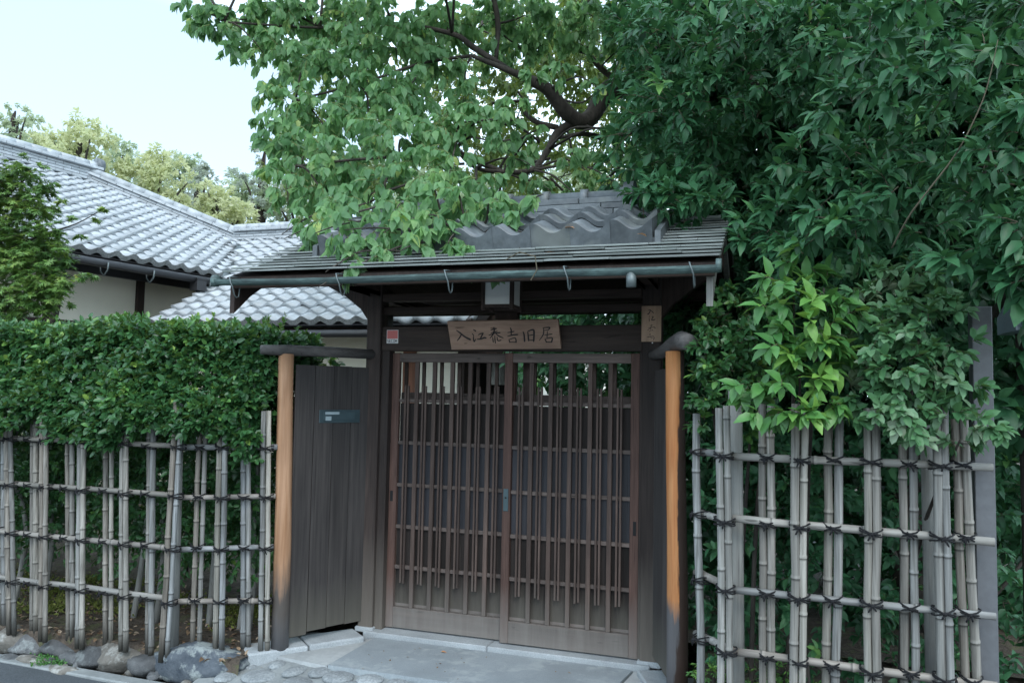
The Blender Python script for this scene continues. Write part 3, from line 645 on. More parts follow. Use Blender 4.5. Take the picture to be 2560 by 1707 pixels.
# ================================================================== SIGNS, STICKER, LANTERN
def stroke(b, pts, N, org, lift):
    P = [V3(*p[:3]) for p in pts]; Wd = [p[3] for p in pts]
    # Catmull-Rom resample
    Q = []; Wq = []
    for i in range(len(P) - 1):
        p0, p1, p2, p3 = P[max(i - 1, 0)], P[i], P[i + 1], P[min(i + 2, len(P) - 1)]
        for t in np.linspace(0, 1, 6)[:-1]:
            Q.append(.5 * ((2 * p1) + (-p0 + p2) * t + (2 * p0 - 5 * p1 + 4 * p2 - p3) * t * t + (-p0 + 3 * p1 - 3 * p2 + p3) * t ** 3)); Wq.append(Wd[i] * (1 - t) + Wd[i + 1] * t)
    Q.append(P[-1]); Wq.append(Wd[-1]); m_ = len(Q); vs = []
    for i in range(m_):
        t = nrm(Q[min(i + 1, m_ - 1)] - Q[max(i - 1, 0)]); s = np.cross(N, t); e = -t * Wq[i] * .35 if i == 0 else (t * Wq[i] * .35 if i == m_ - 1 else 0)
        k = .55 if i in (0, m_ - 1) else 1
        vs += [Q[i] + e + s * Wq[i] * .5 * k + N * lift, Q[i] + e - s * Wq[i] * .5 * k + N * lift]
    b.add(vs, [(2 * i, 2 * i + 1, 2 * i + 3, 2 * i + 2) for i in range(m_ - 1)])
# main sign: corners lie on a board hung on the lintel, leaning out at the top
yb_, yt_ = -.062, -.125
TLs, BLs, TRs, BRs = onY(1118, 804, yt_), onY(1129, 874, yb_), onY(1395, 799, yt_), onY(1402.5, 871.5, yb_)
ux = nrm((TRs - TLs) + (BRs - BLs)); uz = nrm((TLs + TRs) - (BLs + BRs)); un = nrm(np.cross(uz, ux)); un = un if un[1] < 0 else -un
sg = thing('name_sign', 'wide trapezoid wooden sign with brushed black characters above the doors', 'sign', (TLs + BRs) / 2)
b = MB(); b.prism([BLs, BRs, TRs, TLs], -un * .022); b.build('sign_board', M['sign'], sg)
kanji = {
 'a': [[(330, 420, 14), (300, 480, 22), (250, 545, 10)], [(235, 345, 12), (300, 390, 24), (400, 470, 26), (500, 520, 34)]],
 'b': [[(555, 330, 10), (600, 358, 28)], [(535, 405, 10), (560, 435, 20)], [(562, 440, 10), (560, 500, 20), (575, 558, 22), (605, 505, 8)], [(650, 432, 12), (690, 410, 18), (745, 402, 24)], [(740, 405, 20), (692, 500, 22)], [(630, 512, 14), (700, 508, 22), (770, 485, 26), (800, 492, 20)]],
 'c': [[(885, 342, 12), (1000, 312, 20)], [(890, 392, 12), (1010, 362, 18)], [(850, 440, 12), (960, 402, 18), (1065, 388, 22)], [(945, 290, 18), (955, 340, 22), (930, 420, 22), (870, 500, 8)], [(985, 410, 14), (1050, 460, 22), (1125, 488, 14)], [(965, 450, 14), (968, 520, 18), (975, 585, 18)], [(925, 472, 12), (935, 570, 20)], [(1008, 470, 14), (1022, 540, 18), (1085, 532, 16)]],
 'd': [[(1205, 390, 12), (1330, 365, 20)], [(1258, 300, 16), (1275, 340, 22), (1275, 430, 18)], [(1205, 460, 12), (1300, 435, 20), (1400, 425, 22)], [(1232, 518, 14), (1250, 575, 20)], [(1242, 518, 12), (1350, 490, 18), (1370, 575, 22)], [(1245, 568, 12), (1370, 570, 16)]],
 'e': [[(1500, 370, 14), (1520, 430, 24), (1530, 555, 28)], [(1590, 365, 16), (1605, 540, 28)], [(1600, 360, 16), (1680, 335, 24), (1708, 365, 28), (1702, 555, 26)], [(1612, 442, 14), (1692, 428, 16)], [(1612, 535, 14), (1700, 535, 18)]],
 'f': [[(1875, 300, 12), (2003, 292, 24), (1985, 330, 14)], [(1890, 347, 12), (1990, 337, 14)], [(1890, 312, 14), (1885, 420, 18), (1805, 540, 8)], [(1905, 432, 12), (2050, 416, 20)], [(1962, 362, 12), (1955, 480, 18)], [(1915, 510, 16), (1945, 570, 22)], [(1930, 505, 12), (2050, 486, 20), (2040, 570, 24)], [(1945, 568, 14), (2040, 570, 16)]]}
pxm = 4.75 / FPX / 7.587
for ch in kanji.values():
    b = MB()
    for st in ch: stroke(b, [(*onPl(1110 + x / 7.587, 780 + y / 7.587, TLs, un), w * pxm * 1.28) for x, y, w in st], un, None, .0012)
    b.build('character', M['ink'], sg)
# grain arches on the sign
# small name plate on the right-hand post
yp = YF - .014
a0, a1 = onY(1604, 765, yp), onY(1652.5, 854, yp)
npl = thing('name_plate', 'small upright wooden name plate with four brushed characters on the post', 'name plate', (a0 + a1) / 2)
b = MB(); b.box(a0[0], a1[0], yp, YF - .001, a1[2], a0[2], .001); b.build('plate_board', M['plate'], npl)
kp = [[[(405, 335, 20), (470, 325, 26), (440, 410, 30), (400, 455, 32), (365, 455, 14)], [(490, 340, 18), (575, 425, 26)]],
      [[(433, 525, 16), (437, 552, 16)], [(430, 592, 16), (435, 690, 22)], [(520, 545, 20), (565, 545, 24), (510, 640, 24), (560, 652, 28), (630, 630, 24)]],
      [[(450, 832, 14), (560, 822, 16)], [(400, 905, 16), (600, 888, 22), (625, 925, 24)], [(505, 800, 18), (480, 900, 18), (375, 990, 14)], [(480, 900, 14), (490, 1035, 18)], [(520, 960, 14), (555, 1005, 18)], [(440, 1000, 12), (445, 1040, 14)]],
      [[(460, 1090, 22), (458, 1150, 26)], [(360, 1215, 22), (585, 1170, 18)], [(480, 1180, 14), (500, 1250, 14)], [(510, 1240, 12), (595, 1215, 18), (570, 1300, 24)]]]
pq = 4.5 / FPX / 13.06
for ch in kp:
    b = MB()
    for st in ch: stroke(b, [(*onY(1590 + x / 13.06, 750 + y / 13.06, yp), w * pq) for x, y, w in st], V3(0, -1, 0), None, .001)
    b.build('character', M['ink'], npl)
b = MB(); q = onY(1631, 857, YF); b.tube([(q[0], YF - .004, q[2]), (q[0], YF + .001, q[2])], .004, 8); tag(b.build('nail', M['white']), 'pale nail head just under the small name plate', 'nail')
# security sticker on the lintel
ys = -.040
a0, a1 = onY(967.5, 825, ys), onY(995, 858, ys)
sk = thing('sticker', 'small square red and white security sticker on the lintel', 'sticker', ((a0[0] + a1[0]) / 2, ys, (a0[2] + a1[2]) / 2))
b = MB(); b.box(a0[0], a1[0], ys, -.0375, a1[2], a0[2]); b.build('backing', M['white'], sk)
zs = a0[2] + (a1[2] - a0[2]) * .66
b = MB(); b.box(a0[0] + .003, a1[0] - .003, ys - .0008, ys - .0002, zs, a0[2] - .003); b.build('red_field', M['red'], sk)
LET = {'S': [[(1, 1), (0, 1), (0, .5), (1, .5), (1, 0), (0, 0)]], 'E': [[(1, 1), (0, 1), (0, 0), (1, 0)], [(0, .5), (.9, .5)]], 'C': [[(1, 1), (0, 1), (0, 0), (1, 0)]], 'O': [[(0, 0), (0, 1), (1, 1), (1, 0), (0, 0)]], 'M': [[(0, 0), (0, 1), (.5, .3), (1, 1), (1, 0)]]}
lw = (a1[0] - a0[0] - .012) / 5; lh = (zs - a1[2]) * .62; lz = a1[2] + (zs - a1[2]) * .2
for i, chh in enumerate('SECOM'):
    b = MB()
    for pl in LET[chh]:
        for (p, q), (r_, s_) in zip(pl[:-1], pl[1:]):
            P0, P1 = V3(a0[0] + .006 + lw * (i + p * .78), ys - .001, lz + q * lh), V3(a0[0] + .006 + lw * (i + r_ * .78), ys - .001, lz + s_ * lh)
            d = nrm(P1 - P0); s = np.cross(V3(0, -1, 0), d) * .0013; e = d * .0013
            b.add([P0 - e + s, P0 - e - s, P1 + e - s, P1 + e + s], [(0, 1, 2, 3)])
    b.build('letter', M['ink'], sk)
# lantern under the eave
ly = -.40
a0, a1 = onY(1210, 690, ly), onY(1279, 768, ly)
lt = thing('gate_lantern', 'boxy wooden lantern with white panes hanging under the gate eave', 'lantern', ((a0[0] + a1[0]) / 2, ly + .08, a1[2]))
x0, x1, z0, z1 = a0[0], a1[0], a1[2], a1[2] + .20; y0, y1 = ly, ly + .15; fr = .011
for x in (x0, x1):
    for y in (y0, y1): b = MB(); b.box(x - fr, x + fr, y - fr, y + fr, z0 - .012, z1, .002); b.build('corner_post', M['wood'], lt)
for y in (y0, y1): b = MB(); b.box(x0 + fr, x1 - fr, y - .008, y + .008, z0, z0 + .018); b.build('rail', M['wood'], lt)
for x in (x0, x1): b = MB(); b.box(x - .008, x + .008, y0 + fr, y1 - fr, z0, z0 + .018); b.build('rail', M['wood'], lt)
b = MB(); b.box(x0 - .015, x1 + .015, y0 - .015, y1 + .015, z1, z1 + .02); b.build('lid', M['wood'], lt)
for y in (y0, y1): b = MB(); b.box(x0 + fr, x1 - fr, y - .003, y + .003, z0 + .018, z1); b.build('pane', M['paper'], lt)
for x in (x0, x1): b = MB(); b.box(x - .003, x + .003, y0 + fr, y1 - fr, z0 + .018, z1); b.build('pane', M['paper'], lt)
b = MB(); b.box((x0 + x1) / 2 - .02, (x0 + x1) / 2 + .02, (y0 + y1) / 2 - .02, (y0 + y1) / 2 + .02, z1 + .02, 2.30); b.build('hanger', M['wood'], lt)
# ================================================================== BAMBOO FENCES
def cane_mesh(name, p, q, r, seed, mat=None, gap=.26, n=9):
    g = np.random.default_rng(seed); p, q = V3(*p), V3(*q); d = q - p; l = np.linalg.norm(d); ts = []; t = g.uniform(.05, gap)
    pts = [p]; tt = [0.0]; rr = [r * g.uniform(.97, 1.05)]; side = nrm(np.cross(d, V3(.3, 1, .2)))
    while t < l - .02:
        k = g.normal(0, .0022)
        for dt, s, tv in ((-.016, 1.0, 0), (-.006, 1.03, -.8), (-.002, 1.12, .9), (.004, 1.10, .5), (.012, .96, 0)): pts.append(p + d * ((t + dt) / l) + side * k); rr.append(r * s); tt.append(tv)
        t += gap * g.uniform(.85, 1.25)
    pts.append(q); rr.append(r * g.uniform(.92, 1.0)); tt.append(0.0); b = MB(); b.tube(pts, rr, n); me = b.mesh(name, mat, True); at = me.attributes.new('tint', 'FLOAT', 'POINT'); at.data.foreach_set('value', np.repeat(np.array(tt, np.float32), n)); return me
def tie_mesh(seed):
    g = np.random.default_rng(seed); b = MB()
    for tl in (.42, -.38, .12):
        pts = []; a0 = g.uniform(0, 1)
        for k in range(15):
            w = 2 * math.pi * k / 14 + a0; pts.append((.040 * math.cos(w), .044 * math.sin(w), tl * .04 * math.cos(w) + g.normal(0, .0012)))
        b.tube(pts, .0034, 5, cap=False)
    for k in range(5):
        dx, dz = g.uniform(-.02, .02), g.uniform(-.03, .012); b.tube([(0, .044, 0), (dx * .6, .054, dz * .5), (dx, .05, dz)], [.0055, .004, .003], 5)
    b.tube([(-.008, .046, .004), (0, .052, 0), (.008, .046, -.004)], [.004, .009, .004], 6)
    return b.mesh('tie', M['rope'], True)
TIES = [tie_mesh(i) for i in range(9)]
def make_fence(name, label, segs, poles, rails, loc, cr_=.0158, rr_=.0165, over=(0.0, 0.0)):
    """segs: [(P,Q),...] plan lines; poles: (seg, px0,py0,px1,py1,front,n)"""
    t = thing(name, label, 'fence', loc); cnt = 0
    dirs = []
    for P, Q in segs:
        P, Q = V3(*P), V3(*Q); d = nrm(Q - P); nn = V3(d[1], -d[0]); nn = nn if nn[1] < 0 else -nn; dirs.append((P, Q, d, nn))
    for z in rails:
        for si, (P, Q, d, nn) in enumerate(dirs):
            a, c_ = P.copy(), Q.copy()
            if si == 0: a = a - d * over[0]
            if si == len(dirs) - 1: c_ = c_ + d * over[1]
            j1, j2 = rng.normal(0, .006, 2)
            put('rail', cane_mesh('rail', (a[0], a[1], z + j1), (c_[0], c_[1], z + j2), rr_ * rng.uniform(.95, 1.08), 500 + cnt, M['bamboor'], .34), t); cnt += 1
    for (si, px0, py0, px1, py1, front, n) in poles:
        P, Q, d, nn = dirs[si]; off = (rr_ + cr_ + .002) * (1 if front else -1)
        pl = V3(P[0] + nn[0] * off, P[1] + nn[1] * off, 0); n3 = V3(nn[0], nn[1], 0); d3 = V3(d[0], d[1], 0)
        top = onPl(px0, py0, pl, n3); bot = onPl(px1, py1, pl, n3)
        pole = None; step = cr_ * 2.16
        for k in range(n):
            o = (k - (n - 1) / 2) * step; rj = cr_ * rng.uniform(.86, 1.12); yj = n3 * rng.normal(0, .003)
            a = bot + d3 * (o + rng.normal(0, .0025)) + yj - V3(0, 0, .05); c_ = top + d3 * (o + rng.normal(0, .0025)) + yj + V3(0, 0, rng.normal(0, .006))
            me = cane_mesh('cane', a, c_, rj, 700 + cnt, M['bamboo']); cnt += 1
            if pole is None: pole = put('pole', me, t)
            else: put('cane', me, pole)
        ax = nrm(top - bot)
        for z in rails:
            s = (z - bot[2]) / (top[2] - bot[2])
            if not (.02 < s < 1): continue
            c_ = bot + (top - bot) * s - n3 * off * .5
            y_ = n3 * (1 if True else -1); xx = nrm(np.cross(y_, V3(0, 0, 1))); sc_ = rng.uniform(.95, 1.08) * (.72 + .16 * n)
            put('tie', TIES[rng.integers(9)], t, frame(c_ + V3(0, 0, rng.normal(0, .003)), xx * sc_, y_, V3(0, 0, 1)))
    return t, dirs
lf, ld = make_fence('bamboo_fence', 'grey bamboo lattice fence in front of the clipped hedge, left of the gate',
    [((-4.3, -.775), (-1.83, -.815)), ((-1.82, -.81), (-1.275, -.575))],
    [(0, -260, 1060, -258, 1535, 0, 2), (0, -200, 1000, -195, 1540, 1, 2), (0, -130, 1055, -128, 1545, 0, 2), (0, -70, 1010, -72, 1555, 1, 2),
     (0, 2, 1060, 7, 1552, 0, 2), (0, 20, 990, 31, 1566, 1, 2), (0, 84, 1050, 85, 1566, 0, 2), (0, 112, 1020, 110, 1582, 1, 2), (0, 174, 1050, 176, 1580, 0, 2), (0, 206, 1045, 201, 1600, 1, 2),
     (0, 272, 1060, 272, 1604, 0, 2), (0, 311, 1040, 308, 1606, 1, 2), (0, 379, 1040, 374, 1616, 0, 2), (0, 448, 1003, 411, 1632, 1, 2), (1, 507, 1060, 489, 1612, 0, 2), (1, 556, 1055, 547, 1612, 1, 2), (1, 615, 1045, 613, 1602, 0, 2), (1, 666, 1030, 661, 1614, 1, 2)],
    (1.155, .868, .568, .268), (-2.6, -.8, 0))
b = MB(); q0 = onPl(436, 1612, (-1.83, -.74, 0), (0, 1, 0)); q1 = onPl(447, 1090, (-1.83, -.74, 0), (0, 1, 0)); b.tube([q0 - V3(0, 0, .08), q1], .026, 12); b.build('brace_post', M['greypost'], lf, True)
rf, rd = make_fence('bamboo_fence', 'pale bamboo lattice fence in front of the mixed shrubs, right of the gate',
    [((1.185, -.80), (1.355, -1.012)), ((1.36, -1.016), (2.36, -1.052))],
    [(0, 1741, 1035, 1752, 1790, 1, 1), (1, 1806, 1017, 1818, 1800, 1, 2), (1, 1917, 1006, 1918, 1790, 0, 2), (1, 2002, 1008, 1994, 1790, 1, 2), (1, 2086, 1020, 2076, 1790, 0, 2), (1, 2178, 1020, 2180, 1800, 1, 2), (1, 2268, 1040, 2275, 1790, 0, 2), (1, 2350, 1018, 2366, 1800, 1, 2), (1, 2398, 1045, 2430, 1790, 0, 2)],
    (1.252, .965, .672, .41), (1.8, -1.03, 0), cr_=.0168, rr_=.0165)
for (px, py, D, r) in ((1838, 962, 3.63, .032), (2315, 1060, 3.52, .026)):
    p = atD(px, py, D); b = MB(); b.tube([(p[0] + .012, p[1], -.1), (p[0] + .006, p[1], .8), (p[0], p[1], p[2])], [r * 1.06, r, r * .97], 16); b.build('back_post', M['greypost'], rf, True)

# tall steel post and roofed board at the right-hand edge
p = atD(2449, 768, 3.32); b = MB(); b.box(p[0] - .037, p[0] + .037, p[1] - .037, p[1] + .037, -.15, p[2], .003)
tag(b.build('steel_post', M['steel']), 'tall square dark grey steel post at the end of the bamboo rails', 'post')
nb = atD(2522, 768, 3.55)
t = thing('notice_board', 'small roofed notice board cut off at the right edge of the view', 'notice board', (nb[0] + .25, nb[1], -.03))
b = MB(); b.prism([(nb[0], nb[1] - .10, nb[2] - .11), (nb[0], nb[1] - .10, nb[2] - .03), (nb[0], nb[1] + .05, nb[2] + .03), (nb[0], nb[1] + .20, nb[2] - .03), (nb[0], nb[1] + .20, nb[2] - .11)], (.55, 0, 0)); b.build('roof', M['bluegrey'], t)
b = MB(); b.box(nb[0] + .02, nb[0] + .05, nb[1] - .125, nb[1] - .102, nb[2] - .145, nb[2] - .04, .002); b.build('bracket', M['bluegrey'], t)
b = MB(); b.box(nb[0] + .085, nb[0] + .50, nb[1] + .02, nb[1] + .05, nb[2] - .75, nb[2] - .13, .003); b.build('panel', M['white'], t)
for x in (nb[0] + .13, nb[0] + .44): b = MB(); b.box(x, x + .05, nb[1] + .052, nb[1] + .10, -.1, nb[2] - .11, .003); b.build('leg', M['greypost'], t)

# ================================================================== HOUSE
house = thing('tiled_house', 'cream-walled house with silver-grey tiled roofs behind the hedge and gate', 'house', (-6.5, 7, 0))
TWd, TEx = .262, .236
a9 = R(9); p26 = R(26)
Am = V3(-6.464, 5.4, 3.2); tm_ = V3(math.sin(a9), math.cos(a9), 0); um_ = V3(-math.cos(a9) * math.cos(p26), math.sin(a9) * math.cos(p26), math.sin(p26)); nm_ = np.cross(tm_, um_)
Ew = V3(-3.971, 4.001, 2.339); p28 = R(28); tw_ = V3(1, 0, 0); uw_ = V3(0, math.cos(p28), math.sin(p28)); nw_ = np.cross(tw_, uw_)
MP = lambda s, v, o=0: Am + tm_ * s + um_ * v + nm_ * o
WP = lambda s, v, o=0: Ew + tw_ * s + uw_ * v + nw_ * o
decks = []
b = MB(); b.add([MP(-7, -.03, -.02), MP(.0, -.03, -.02), MP(2.36, 2.42, -.02), MP(.74, 4.8, -.02), MP(-7, 4.8, -.02)], [(0, 1, 2, 3, 4)]); rm = b.build('roof', M['gutter'], house)
b = MB(); b.add([MP(-7, 4.8, -.03), MP(.74, 4.8, -.03), MP(.74, 4.8, -.03) + V3(-4.2, 1.5, -2.3), MP(-7, 4.8, -.03) + V3(-4.2, .65, -2.3)], [(0, 1, 2, 3)]); b.build('rear_slope', M['tile'], rm)
b = MB(); b.add([MP(.74, 4.8, -.03), MP(2.36, 2.42, -.03), MP(2.36, 2.42, -.03) + V3(-3, 3.0, -1.0), MP(.74, 4.8, -.03) + V3(-4.2, 1.5, -2.3)], [(0, 1, 2, 3)]); b.build('hip_slope', M['tile'], rm)
b = MB(); b.add([WP(-2.45, -.03, -.02), WP(2.1, -.03, -.02), WP(2.1, 3.95, -.02), WP(-3.75, 3.95, -.02), WP(-2.45, 1.7, -.02)], [(0, 1, 2, 3, 4)]); rw = b.build('roof', M['gutter'], house)
b = MB(); b.add([WP(-3.75, 3.95, -.03), WP(2.1, 3.95, -.03), WP(2.1, 3.95, -.03) + V3(0, 3.4, -1.8), WP(-3.75, 3.95, -.03) + V3(0, 3.4, -1.8)], [(0, 1, 2, 3)]); b.build('rear_slope', M['tile'], rw)
# valley flashing
b = MB(); pts = [(MP(-.05, -.02, .005), MP(.35, .0, -.10)), (MP(1.1, 1.3, .005), MP(1.6, 1.3, -.02)), (MP(2.2, 2.42, .005), MP(2.55, 2.42, .0))]
b.add([p for q in pts for p in q], [(0, 1, 3, 2), (2, 3, 5, 4)]); b.build('valley_flashing', M['hook'], rm)
tmain = tile_mesh('house_tile', M['tile'], TWd, TEx + .03, .056, .034, .048, n=8)
twing = tmain
teave = tile_mesh('house_eave_tile', M['tile'], TWd, TEx + .03, .056, .075, .042, n=8)
teave.materials.append(M['tileend'])
for i, pl in enumerate(teave.polygons):
    if 7 <= i < 14: pl.material_index = 1
items = []
for r_ in range(21):
    v = r_ * TEx
    for c_ in range(-24, 12):
        s = c_ * TWd
        vc = v + TEx / 2; sc_ = s + TWd * .5
        if vc > 4.75 or sc_ > min(.74 + (4.97 - vc) * .62, .0 + .955 * vc - .02) or s < -6: continue
        items.append((MP(s, v, .0), tm_, um_, nm_, r_ == 0, rm))
for r_ in range(17):
    v = r_ * TEx
    for c_ in range(-15, 9):
        s = c_ * TWd + .1; vc = v + TEx / 2; sc_ = s + TWd * .5
        if vc > 3.9 or sc_ > 2.1: continue
        if (vc < 1.75 and sc_ < -2.45) or (vc >= 1.75 and sc_ < -2.5 - .56 * (vc - 1.75)): continue
        items.append((WP(s, v, .0), tw_, uw_, nw_, r_ == 0, rw))
def vis(p):
    v = p - CAM; z = v @ fwd; x = 1280 + FPX * (v @ cr) / z; y = 853.5 - FPX * (v @ cu) / z
    return z + (0 if -40 < x < 930 and 380 < y < 830 else 100) + (30 if x > 930 or (600 < x and 610 < y < 690) else 0)
items.sort(key=lambda it: vis(it[0]))
rest = {}
for i, (p, x, u, n, ev, par) in enumerate(items):
    j = rng.normal(0, .003); fx = nrm(x + u * rng.normal(0, .008)); fu = nrm(u + n * rng.normal(0, .006)); mw = frame(p + n * j, fx, fu, n); me = teave if ev else tmain
    if i < 300: put('eave_tile' if ev else 'tile', me, par, mw)
    else: rest.setdefault((par.name, ev), []).append(np.array(mw))
for (pn, ev), mats in rest.items():
    me = teave if ev else tmain; nv = len(me.vertices); co = np.empty(nv * 3, np.float32); me.vertices.foreach_get('co', co); co = np.c_[co.reshape(-1, 3), np.ones(nv)]
    VV = np.concatenate([(co @ m_.T)[:, :3] for m_ in mats]); F4 = np.array([list(p.vertices) for p in me.polygons])
    FF = (F4[None] + (np.arange(len(mats)) * nv)[:, None, None]).reshape(-1, 4)
    o = put('roof_tiling', np_mesh('roof_tiling', VV, [FF], M['tile'], smooth=False), bpy.data.objects[pn]); o['kind'] = 'stuff'
def ridge(P, Q, up, wid, layers, lh, seg, capr, parent, mat):
    P, Q = V3(*P), V3(*Q); d = Q - P; l = np.linalg.norm(d); d /= l; side = nrm(np.cross(d, up)); up = nrm(np.cross(side, d))
    for k in range(layers):
        w = wid - k * .010 * (1 if k < layers - 1 else -1.5); x = -(k % 2) * seg / 2
        while x < l:
            x0, x1 = max(x, 0), min(x + seg, l)
            if x1 - x0 > .02:
                b = MB(); b.obox(P + d * ((x0 + x1) / 2) + up * (k * lh + lh / 2), d * ((x1 - x0) / 2 - .003), side * w, up * (lh / 2 - .004), .005); b.build('ridge_tile', mat, parent)
            x += seg
    x = 0; zc = layers * lh + capr * .35
    while x < l - .02:
        x1 = min(x + seg * .9, l); b = MB(); b.tube([P + d * (x + .002) + up * zc, P + d * (x1 - .002) + up * zc], capr, 14, ref=up); b.build('ridge_cap', mat, parent, True); x = x1
ridge(MP(-7, 4.68, .03), MP(.78, 4.68, .03), V3(0, 0, 1), .12, 5, .055, .30, .085, rm, M['tile'])
ridge(MP(.52, 4.75, .03), MP(2.40, 2.42, .03), V3(0, 0, 1), .10, 3, .055, .30, .08, rm, M['tile'])
ridge(WP(-3.86, 3.92, .02), WP(2.1, 3.92, .02), V3(0, 0, 1), .10, 4, .050, .30, .08, rw, M['tile'])
q = MP(.80, 4.68, .03); b = MB(); b.tube([q + V3(-.02, -.06, .33), q + V3(.02, .06, .33)], [.15, .13], 14); b.build('ridge_end_tile', M['dtile'], rm, True)
b = MB(); b.tube([MP(-2.2, 4.6, .12), MP(-2.2, 3.2, .12)], .10, 12); b.build('descending_ridge', M['white'], rm, True)
# main wing: wall, posts, beams, gutter, downpipe
inn = V3(-math.cos(a9), math.sin(a9), 0)
WL = lambda s, o, z: V3(Am[0], Am[1], 0) + tm_ * s + inn * o + V3(0, 0, z)
b = MB(); b.obox(WL(-2.9, .80, 1.65), tm_ * 4.2, inn * .05, V3(0, 0, 1.75)); wl_ = b.build('wall', M['plaster'], house)
b = MB(); b.obox(WL(-2.9, .745, 3.22), tm_ * 4.2, inn * .06, V3(0, 0, .17)); b.build('wall_beam', M['gutter'], house)
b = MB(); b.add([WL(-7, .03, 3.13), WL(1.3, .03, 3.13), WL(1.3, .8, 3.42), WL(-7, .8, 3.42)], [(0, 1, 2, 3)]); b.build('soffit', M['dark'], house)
b = MB(); b.obox(WL(-2.9, .06, 3.12), tm_ * 4.1, inn * .015, V3(0, 0, .05)); b.build('fascia', M['gutter'], house)
qn = V3(inn[0], inn[1], 0)
for px in (348, 120, 560, -60):
    q = onPl(px, 740, WL(0, .745, 0), qn); s = (q - WL(0, .745, 0)) @ tm_
    b = MB(); b.obox(WL(s, .735, 1.7), tm_ * .06, inn * .03, V3(0, 0, 1.5)); b.build('wall_post', M['wood'], house)
b = MB(); b.tube([WL(-7, -.07, 3.085), WL(.35, -.07, 3.085)], .055, 12); gm = b.build('gutter', M['gutter'], house, True)
for px in (262, 378, 520): 
    q = onPl(px, 690, WL(0, -.07, 0), qn); s = (q - WL(0, -.07, 0)) @ tm_
    b = MB(); b.tube([WL(s, -.13, 3.10), WL(s, -.12, 3.0), WL(s, -.05, 2.93), WL(s, .02, 2.99), WL(s, .03, 3.08)], .010, 6); b.build('gutter_hook', M['hook'], gm, True)
q = onPl(497, 695, WL(0, -.07, 0), qn); s = (q - WL(0, -.07, 0)) @ tm_
b = MB(); b.prism([WL(s - .10, -.15, 3.10), WL(s + .10, -.15, 3.10), WL(s + .10, .02, 3.10), WL(s - .10, .02, 3.10)], V3(0, 0, -.02)); b.prism([WL(s - .085, -.14, 3.08), WL(s + .085, -.14, 3.08), WL(s + .085, .01, 3.08), WL(s - .085, .01, 3.08)], V3(0, 0, -.16)); b.build('rain_hopper', M['gutter'], gm)
b = MB(); b.tube([WL(s, -.065, 2.93), WL(s, -.065, 2.2), WL(s, .2, 2.0), WL(s, .2, 0)], .035, 10); b.build('downpipe', M['gutter'], gm, True)
for k in range(9):
    b = MB(); b.obox(WL(-4.4, .70 - k * .05, 2.27 - k * .026), tm_ * 3.4, inn * .02, V3(0, 0, .007)); b.build('louvre_slat', M['steel'], house)
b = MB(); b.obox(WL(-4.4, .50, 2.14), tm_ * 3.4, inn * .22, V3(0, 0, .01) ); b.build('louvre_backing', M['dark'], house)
b = MB(); b.obox(WL(-2.9, .742, 2.33), tm_ * 4.2, inn * .03, V3(0, 0, .045)); b.build('wall_rail', M['wood'], house)
# cross wing: walls, openings, gutter, verge
yw = 4.78
bx = lambda px: onY(px, 950, yw)[0]
xL, xA, xB, xC, xD, xE = -6.5, bx(1008), bx(1040), bx(1146), bx(1163), bx(1300)
def wallbox(n, mat, x0, x1, z0, z1, y0=yw, y1=yw + .12): b = MB(); b.box(x0, x1, y0, y1, z0, z1); return b.build(n, mat, house)
wallbox('wall', M['plaster'], xL, xA, 0, 2.55); wallbox('wall', M['plaster'], xB, xC, 0, 2.55)
M['redwood'] = wood('red_wood', (.16, .07, .045), (.24, .11, .07))
wallbox('wooden_door', M['redwood'], xA, xB, 0, 2.55, yw - .02, yw + .08)
wallbox('corner_post', M['wood'], xC, xD, 0, 2.55, yw - .04, yw + .12)
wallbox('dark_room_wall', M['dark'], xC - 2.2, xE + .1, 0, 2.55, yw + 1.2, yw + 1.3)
wallbox('lintel_wall', M['wood'], xD, xE, 2.0, 2.55, yw - .03, yw + .12); wallbox('corner_post', M['greypost'], xE - .02, xE + .10, 0, 2.55, yw - .04, yw + .12)
wallbox('wall_beam', M['wood'], xL, xE, 2.30, 2.42, yw - .035, yw - .002)
q = onY(1243, 930, yw + .3); b = MB(); b.tube([(q[0], yw + .35, 2.1), (q[0], yw + .35, 1.85), (q[0], yw + .35, 1.62)], [.05, .09, .13], 12); tag(b.build('hanging_cloth', M['greypost']), 'pale bell-shaped cloth hanging in the dark doorway behind the lattice', 'cloth')
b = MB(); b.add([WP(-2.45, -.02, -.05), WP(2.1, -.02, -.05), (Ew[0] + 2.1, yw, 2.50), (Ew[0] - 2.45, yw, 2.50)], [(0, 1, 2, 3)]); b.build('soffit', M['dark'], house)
b = MB(); b.tube([WP(-2.4, -.10, -.10), WP(2.1, -.10, -.10)], .05, 12); gw = b.build('gutter', M['gutter'], house, True)
for s in (-.95, .05, .9, 1.6): c0 = WP(s, -.10, -.10); b = MB(); b.tube([c0 + V3(0, -.06, .02), c0 + V3(0, -.055, -.06), c0 + V3(0, 0, -.13), c0 + V3(0, .06, -.08), c0 + V3(0, .08, .03)], .009, 6); b.build('gutter_hook', M['hook'], gw, True)
for s in (-2.47, 2.1):
    b = MB(); b.prism([WP(s, -.06, .05), WP(s, 2.1 if s < 0 else 3.9, .05), WP(s, 2.1 if s < 0 else 3.9, -.16), WP(s, -.06, -.16)], tw_ * (.06 if s > 0 else -.06)); b.build('verge', M['dtile'] if s < 0 else M['wood'], house)
b = MB(); b.add([(xE + .1, yw + .05, 2.4), (xE + .1, 10.2, 2.4), (xE + .1, 7.45, 4.0)], [(0, 1, 2)]); b.add([(xE + .1, yw + .05, 0), (xE + .1, 10.2, 0), (xE + .1, 10.2, 2.4), (xE + .1, yw + .05, 2.4)], [(0, 1, 2, 3)]); b.build('gable_wall', M['plaster'], house)
